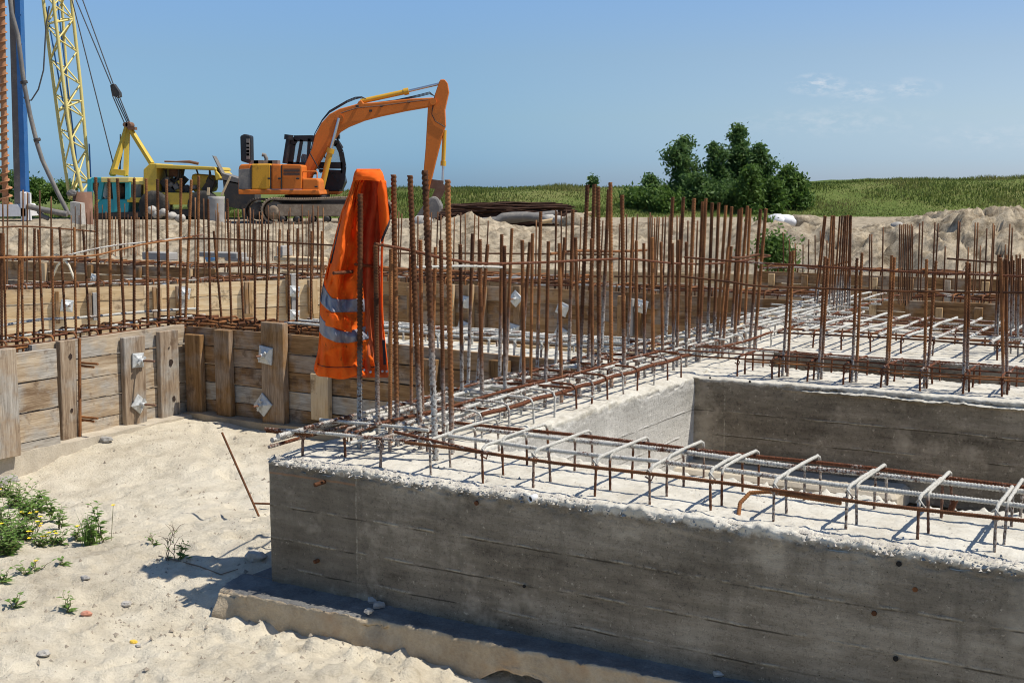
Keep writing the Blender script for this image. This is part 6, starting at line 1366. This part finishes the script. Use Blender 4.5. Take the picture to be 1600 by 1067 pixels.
# ------------------------------------------------------------------ trees
def leaf_quads(C, size, r):
    n = len(C); a = r.normal(size=(n, 3)); a /= np.linalg.norm(a, axis=1)[:, None]; b = np.cross(a, r.normal(size=(n, 3))); b /= np.linalg.norm(b, axis=1)[:, None]
    s = size * r.uniform(.6, 1.4, (n, 1)); V = np.stack([C - a * s, C - b * s * .45, C + a * s, C + b * s * .45], 1).reshape(-1, 3); i = np.arange(n) * 4
    return V, np.stack([i, i + 1, i + 2, i + 3], 1)
def tree(name, label, px, ytop, ybase, wpx, Y, nleaf, mat, seed, cat='tree', shape='ovate', group=None, leaf=.085):
    r = np.random.default_rng(seed); base = atY(px, ybase, Y); H = atY(px, ytop, Y).z - base.z; Wd = wpx / FPX * Y
    t = thing(name, label, cat, base, 0, group)
    k = MB(); k.smooth = True; pts = [Vector((.09 * math.sin(i * 1.1 + seed) * H / 4, .09 * math.cos(i + seed) * H / 4, H * .93 * i / 7)) for i in range(8)]
    k.tube(pts, [.035 * H * (1 - i / 8.2) * .5 + .008 for i in range(8)], 7)
    ends = []
    nb = int(12 + H * 5)
    for i in range(nb):
        f = .12 + .84 * (i + r.random()) / nb; q = f * 7; j = min(int(q), 6); s = pts[j].lerp(pts[j + 1], q - j)
        prof = {'ovate': max(.12, math.sin(math.pi * min(.93, .20 + f * .73)) ** .6) * (.82 + .42 * math.sin(seed * 1.7 + f * 11) * math.sin(seed + i * 2.4)), 'round': math.sqrt(max(.05, 1 - (2 * f - .9) ** 2)), 'column': .7 * min(1, (1.08 - f) * 3)}[shape]
        a = r.uniform(0, 2 * math.pi); L = Wd / 2 * prof * r.uniform(.45, 1.12); up = L * r.uniform(.35, .95)
        e = s + Vector((math.cos(a) * L, math.sin(a) * L, up * (.7 if f < .8 else .5))); m = s.lerp(e, .5) + Vector((0, 0, L * .08)); k.tube([s, m, e], [.012 * H * (1 - f) + .012, .012, .005], 5)
        ends.append((s, m, e, L))
    k.build('trunk', M_BARK, t)
    C = []; tot = sum(max(.15, q[3]) for q in ends)
    for (s, m, e, L) in ends:
        n = max(10, int(nleaf * max(.15, L) / tot)); c = r.beta(2.2, 1.3, n)[:, None]; p = np.array(s) * (1 - c) + np.array(e) * c
        cl = r.normal(size=(n, 3)) * np.array([1, 1, .9]) * (.10 + .20 * L * (1 - .55 * c))
        C.append(p + cl * (.75 + .5 * r.random((n, 1))))
    tipc = np.array(pts[-1]); C.append(tipc + r.normal(size=(int(nleaf * .03) + 8, 3)) * np.array([.16, .16, .12]) * Wd * .5)
    C = np.concatenate(C); V, F = leaf_quads(C, leaf, r); link('crown', np_mesh('crown', V, F, mat, False), t); return t
TY = 53
tree('broadleaf_tree', 'dark green loose tree standing left of the tallest one behind the sand bank', 1063, 212, 335, 66, TY, 5200, M_TREE, 101)
tree('broadleaf_tree', 'tallest dark green tree in the clump behind the sand bank', 1150, 192, 340, 62, TY + .8, 8600, M_TREE, 102)
tree('broadleaf_tree', 'dark slender tree leaning against the left of the tallest tree', 1114, 219, 335, 42, TY - .3, 4200, M_TREE, 103)
tree('broadleaf_tree', 'dark slender tree at the right shoulder of the tallest tree', 1186, 222, 336, 46, TY, 4600, M_TREE, 104)
tree('broadleaf_tree', 'small pointed green tree at the right end of the tree clump', 1228, 260, 345, 48, TY - 1.5, 4200, M_TREEB, 105)
for i, (px, yt, yb, w, Yo, nl, mt, sh, lab) in enumerate([(1016, 274, 330, 36, -1, 2400, M_TREE, 'ovate', 'small dark shrub at the left end of the tree clump'), (1040, 300, 340, 60, -3, 2600, M_TREEB, 'round', 'low bright shrub before the left trees'), (1092, 272, 340, 62, -2, 3800, M_TREE, 'round', 'dark bushy shrub between the left trees'), (1170, 258, 345, 46, -3, 3800, M_TREEB, 'ovate', 'bright green shrub before the tallest tree'),
        (1208, 278, 345, 40, -2.6, 3000, M_TREEB, 'ovate', 'bright green shrub left of the small pointed tree'), (1248, 270, 342, 34, -2, 2600, M_TREEB, 'ovate', 'bright leafy shrub right of the small pointed tree'), (1140, 290, 348, 90, -1.6, 5200, M_TREE, 'round', 'wide dark shrub filling the foot of the tallest tree'), (1000, 300, 335, 50, -2, 2200, M_TREEB, 'round', 'low shrub left of the tree clump'), (926, 277, 300, 10, 2, 420, M_TREE, 'column', 'lone sapling on the embankment top'),
        (1192, 345, 372, 26, -29.6, 900, M_TREEB, 'round', 'small bush on the bank face behind the slanting bars'), (1212, 372, 425, 36, -36.5, 1700, M_TREEB, 'ovate', 'leafy bush growing at the foot of the bank on the right')]):
    tree('shrub', lab, px, yt, yb, w, TY + Yo, nl, mt, 120 + i, 'shrub', sh, leaf=.085 if Yo > -20 else .035)
for i, (px, yt, yb, w, lab) in enumerate([(8, 273, 318, 70, 'dark green bush behind the auger at the left edge'), (62, 283, 315, 52, 'green bush between the blue mast and the slanting hose'), (98, 291, 314, 40, 'low green bush left of the lattice boom foot')]):
    tree('shrub', lab, px, yt, yb, w, 62, 3400, M_TREE if i == 0 else M_TREEB, 140 + i, 'shrub', 'round')

# ------------------------------------------------------------------ weeds and litter on the sand
def ground_z(x, y): return float(terrain(np.array([x]), np.array([y]))[0])
def ground_at(px, py):
    z = -.64
    for _ in range(6): p = at(px, py, z); z = ground_z(p.x, p.y)
    return Vector((p.x, p.y, z))
def weed(label, px, py, h, nst, spread, seed, flower=0, leafl=.03, dry=False, grassy=0):
    r = random.Random(seed); b = ground_at(px, py); t = thing('weed', label, 'weed', b - Vector((0, 0, .004)))
    st = MB(); lf = MB(); fl = []
    for s in range(nst):
        a = r.uniform(0, 6.28); ln = r.uniform(.1, 1) * spread; hh = h * r.uniform(.55, 1.05); n = 7
        o = Vector((r.uniform(-1, 1), r.uniform(-1, 1), 0)) * spread * .35
        P = [o + Vector((math.cos(a) * ln * (i / n) ** 1.5 + .004 * math.sin(i * 2 + s), math.sin(a) * ln * (i / n) ** 1.5, hh * i / n)) for i in range(n + 1)]
        st.tube(P, [.0028 * (1 - .75 * i / n) for i in range(n + 1)], 4)
        m = int(hh / .011) if not dry else 4
        for j in range(m):
            f = .12 + .88 * j / max(1, m - 1); q = f * n; i = min(int(q), n - 1); c = P[i].lerp(P[i + 1], q - i); an = j * 2.4 + r.uniform(-.4, .4); L = leafl * 1.55 * (1.15 - .5 * f) * r.uniform(.7, 1.2)
            d = Vector((math.cos(an), math.sin(an), r.uniform(.1, .75))).normalized(); sd = d.cross(Vector((0, 0, 1))).normalized() * L * .2; dp = Vector((0, 0, -L * .12))
            lf.add([c, c + d * L * .4 + sd, c + d * L + dp * 2, c + d * L * .4 - sd, c + d * L * .45 + dp], [(0, 1, 4), (1, 2, 4), (2, 3, 4), (3, 0, 4)])
        if dry:
            for j in range(5):
                c = P[r.randint(2, n)]; e = c + Vector((r.uniform(-1, 1), r.uniform(-1, 1), r.uniform(.3, 1))) * hh * .4; st.tube([c, c.lerp(e, .5) + Vector((0, 0, .01)), e], [.0016, .0012, .0008], 4)
    for j in range(flower):
        c = Vector((r.uniform(-1, 1) * spread, r.uniform(-1, 1) * spread, h * r.uniform(.35, .9)))
        fm = MB(); fl.append(fm)
        for q in range(6):
            an = q * 1.05; d = Vector((math.cos(an), math.sin(an), .5)).normalized() * .014; s2 = Vector((-math.sin(an), math.cos(an), 0)) * .006; fm.add([c, c + d * .6 + s2, c + d, c + d * .6 - s2], [(0, 1, 2, 3)])
        st.tube([Vector((c.x * .7, c.y * .7, 0)), c], .0014, 4)
    if grassy:
        rr = np.random.default_rng(seed); V, F = blades(grassy, rr.normal(0, spread * .25, grassy), rr.normal(0, spread * .25, grassy), np.zeros(grassy), h * .9, .0022, .3, seed)
        lf.add(V.tolist(), F.tolist())
    st.build('stem', M_DRY if dry else M_STEM, t)
    if lf.v: lf.build('leaves', M_WEED, t)
    for fm in fl: fm.build('flower', M_FLOWER, t)
    return t
for a in [('leafy weed clump with yellow flowers, largest of the group', 32, 842, .13, 26, .12, 1, 8), ('dense low weed at the left edge', 4, 830, .15, 22, .10, 2, 3), ('broad green weed below the left batten', 22, 792, .15, 18, .11, 3, 2), ('tall weed by the left edge beneath the formwork post', 4, 775, .12, 14, .09, 4, 0),
          ('leafy light green weed between the largest clump and the left edge', 12, 858, .12, 20, .10, 21, 0, .034), ('leafy weed behind the largest flowering clump', 46, 812, .14, 18, .09, 22, 2, .036), ('spreading green weed at the left edge above the lying bar', 2, 868, .10, 18, .10, 23, 0, .034), ('upright pale weed right behind the flowering clump', 62, 800, .12, 9, .05, 24, 0, .04), ('low spreading weed right of the flowering clump', 88, 850, .07, 10, .08, 25, 2, .03), ('slim leafy weed with drooping top', 80, 812, .13, 4, .03, 5, 0, .045), ('slim leafy weed right beside the drooping one', 95, 826, .13, 5, .035, 6, 0, .035), ('tall leafy weed standing right of the grass tuft', 160, 850, .235, 3, .05, 7, 1, .04), ('upright green grass tuft with leafy base', 140, 852, .16, 9, .05, 8, 1, .03, False, 60),
          ('small weed in front of the grass tuft', 118, 842, .08, 7, .05, 9, 0), ('tiny weed on bare sand between the flowers and the twig', 97, 884, .04, 4, .03, 10, 0), ('little pale weed standing alone in the lower left', 105, 955, .085, 4, .03, 11, 0, .028), ('flat weed by the lying rusty bar', 50, 895, .05, 8, .08, 12, 1), ('small weed at the lower left edge', 22, 945, .05, 5, .04, 13, 0),
          ('green sprig beside the dry twig', 282, 875, .095, 5, .035, 14, 0, .03), ('small sprig left of the dry twig', 240, 862, .05, 4, .03, 15, 0, .024), ('weed with yellow flowers in front of the largest clump', 66, 852, .08, 12, .08, 16, 5), ('low weed at the left edge below the lying bar', 6, 912, .06, 8, .07, 17, 0)]:
    weed(*a)
weed('bare dry branched twig weed on the sand', 266, 872, .17, 3, .09, 18, 0, .02, True)
# green plant inside the far pit
weed('bright green plant in the far pit behind the thicket', 806, 527, .16, 9, .14, 19, 0, .06); 
pg = bpy.data.objects[[o.name for o in COL.objects if o.get('label') == 'bright green plant in the far pit behind the thicket'][0]]
k = MB(); tw = [ground_at(x, y) + Vector((0, 0, z)) for x, y, z in [(248, 865, .02), (275, 877, .006), (310, 887, .012), (345, 890, .006), (372, 893, .01)]]; k.tube(tw, [.003, .004, .003, .0025, .002], 5); tag(k.build('twig', M_DRY), 'long dark dry twig lying on the sand left of the beam', 'twig')
# single pieces of litter
for i, (px, py, sx, m, lab) in enumerate([(68, 1021, .028, M_STONE, 'grey lump of mortar on the sand at the lower left'), (209, 1004, .017, mat_paint('yellow_rag', (.75, .5, .06), (.4, .25, .05), .4), 'small yellow crumb on the sand left of the footing'), (216, 1009, .014, M_STONE, 'grey pebble beside the yellow crumb'), (198, 949, .025, M_STONE, 'pale stone at the tip of the beam shadow'), (133, 906, .022, M_GREYC, 'flat grey shard by the small weeds'), (134, 960, .024, mat_paint('brick_red', (.5, .22, .14), (.6, .4, .3), .5), 'reddish brick chip on the sand'),
        (398, 875, .05, M_STONE, 'pale mortar lump at the left end of the footing'), (585, 940, .03, M_GREYC, 'grey mortar shard leaning on the footing'), (592, 947, .028, M_GREYC, 'flat grey mortar shard on the footing'), (576, 956, .022, M_STONE, 'small pale mortar chip on the footing edge'), (1122, 1054, .022, M_STONE, 'pale chip on the footing near the bottom edge'), (25, 752, .03, M_STONE, 'pale stone among the weeds'), (165, 690, .05, M_GREYC, 'flat grey board scrap by the concrete strip')]):
    p = ground_at(px, py)
    if i in (7, 8, 9, 10): p = at(px, py, -.525)
    k = MB(); k.blob(p + Vector((0, 0, sx * .25)), (sx, sx * .8, sx * .5), i + 40, 8, .45); tag(k.build('rubble_piece', m), lab, 'rubble')
# countless crumbs and clods
n = 15000; r = np.random.default_rng(77); xs = r.uniform(-3.4, 1.9, n); ys = r.uniform(3.9, 9.2, n)
du = (xs - _O.x) * UX.x + (ys - _O.y) * UX.y; dv = (xs - _O.x) * VX.x + (ys - _O.y) * VX.y
dens = (fbm(xs * 1.4, ys * 1.4, oct=3, seed=71) + .5) * .45 + .9 * np.exp(-((dv + .34) / .2) ** 2) * (du > -.6)
ok = (r.uniform(0, 1, n) < dens) & ~((du > -.12) & (dv > -.16)) & (du > -3.3) & (dv < 2.8); xs, ys = xs[ok], ys[ok]; zs = terrain(xs, ys); m = len(xs)
s = .0025 + .013 * r.uniform(0, 1, m) ** 3.2; base = np.array([[1, 0, -.2], [-.5, .87, -.2], [-.5, -.87, -.2], [.2, .1, .8]])
V = (base[None] * s[:, None, None] * r.uniform(.6, 1.4, (m, 4, 3))); ang = r.uniform(0, 6.28, m); ca, sa = np.cos(ang)[:, None], np.sin(ang)[:, None]
Vx = V[..., 0] * ca - V[..., 1] * sa; Vy = V[..., 0] * sa + V[..., 1] * ca; V = np.stack([Vx + xs[:, None], Vy + ys[:, None], V[..., 2] + zs[:, None]], -1).reshape(-1, 3); i = np.arange(m) * 4
F = np.concatenate([np.stack([i, i + 1, i + 3], 1), np.stack([i + 1, i + 2, i + 3], 1), np.stack([i + 2, i, i + 3], 1)])
tag(link('sand_debris', np_mesh('sand_debris', V, F, mat_plain_conc('clods', (.16, .13, .10), (.42, .37, .29), 3), False)), 'small clods and crumbs scattered over the sand', 'debris', kind='stuff')
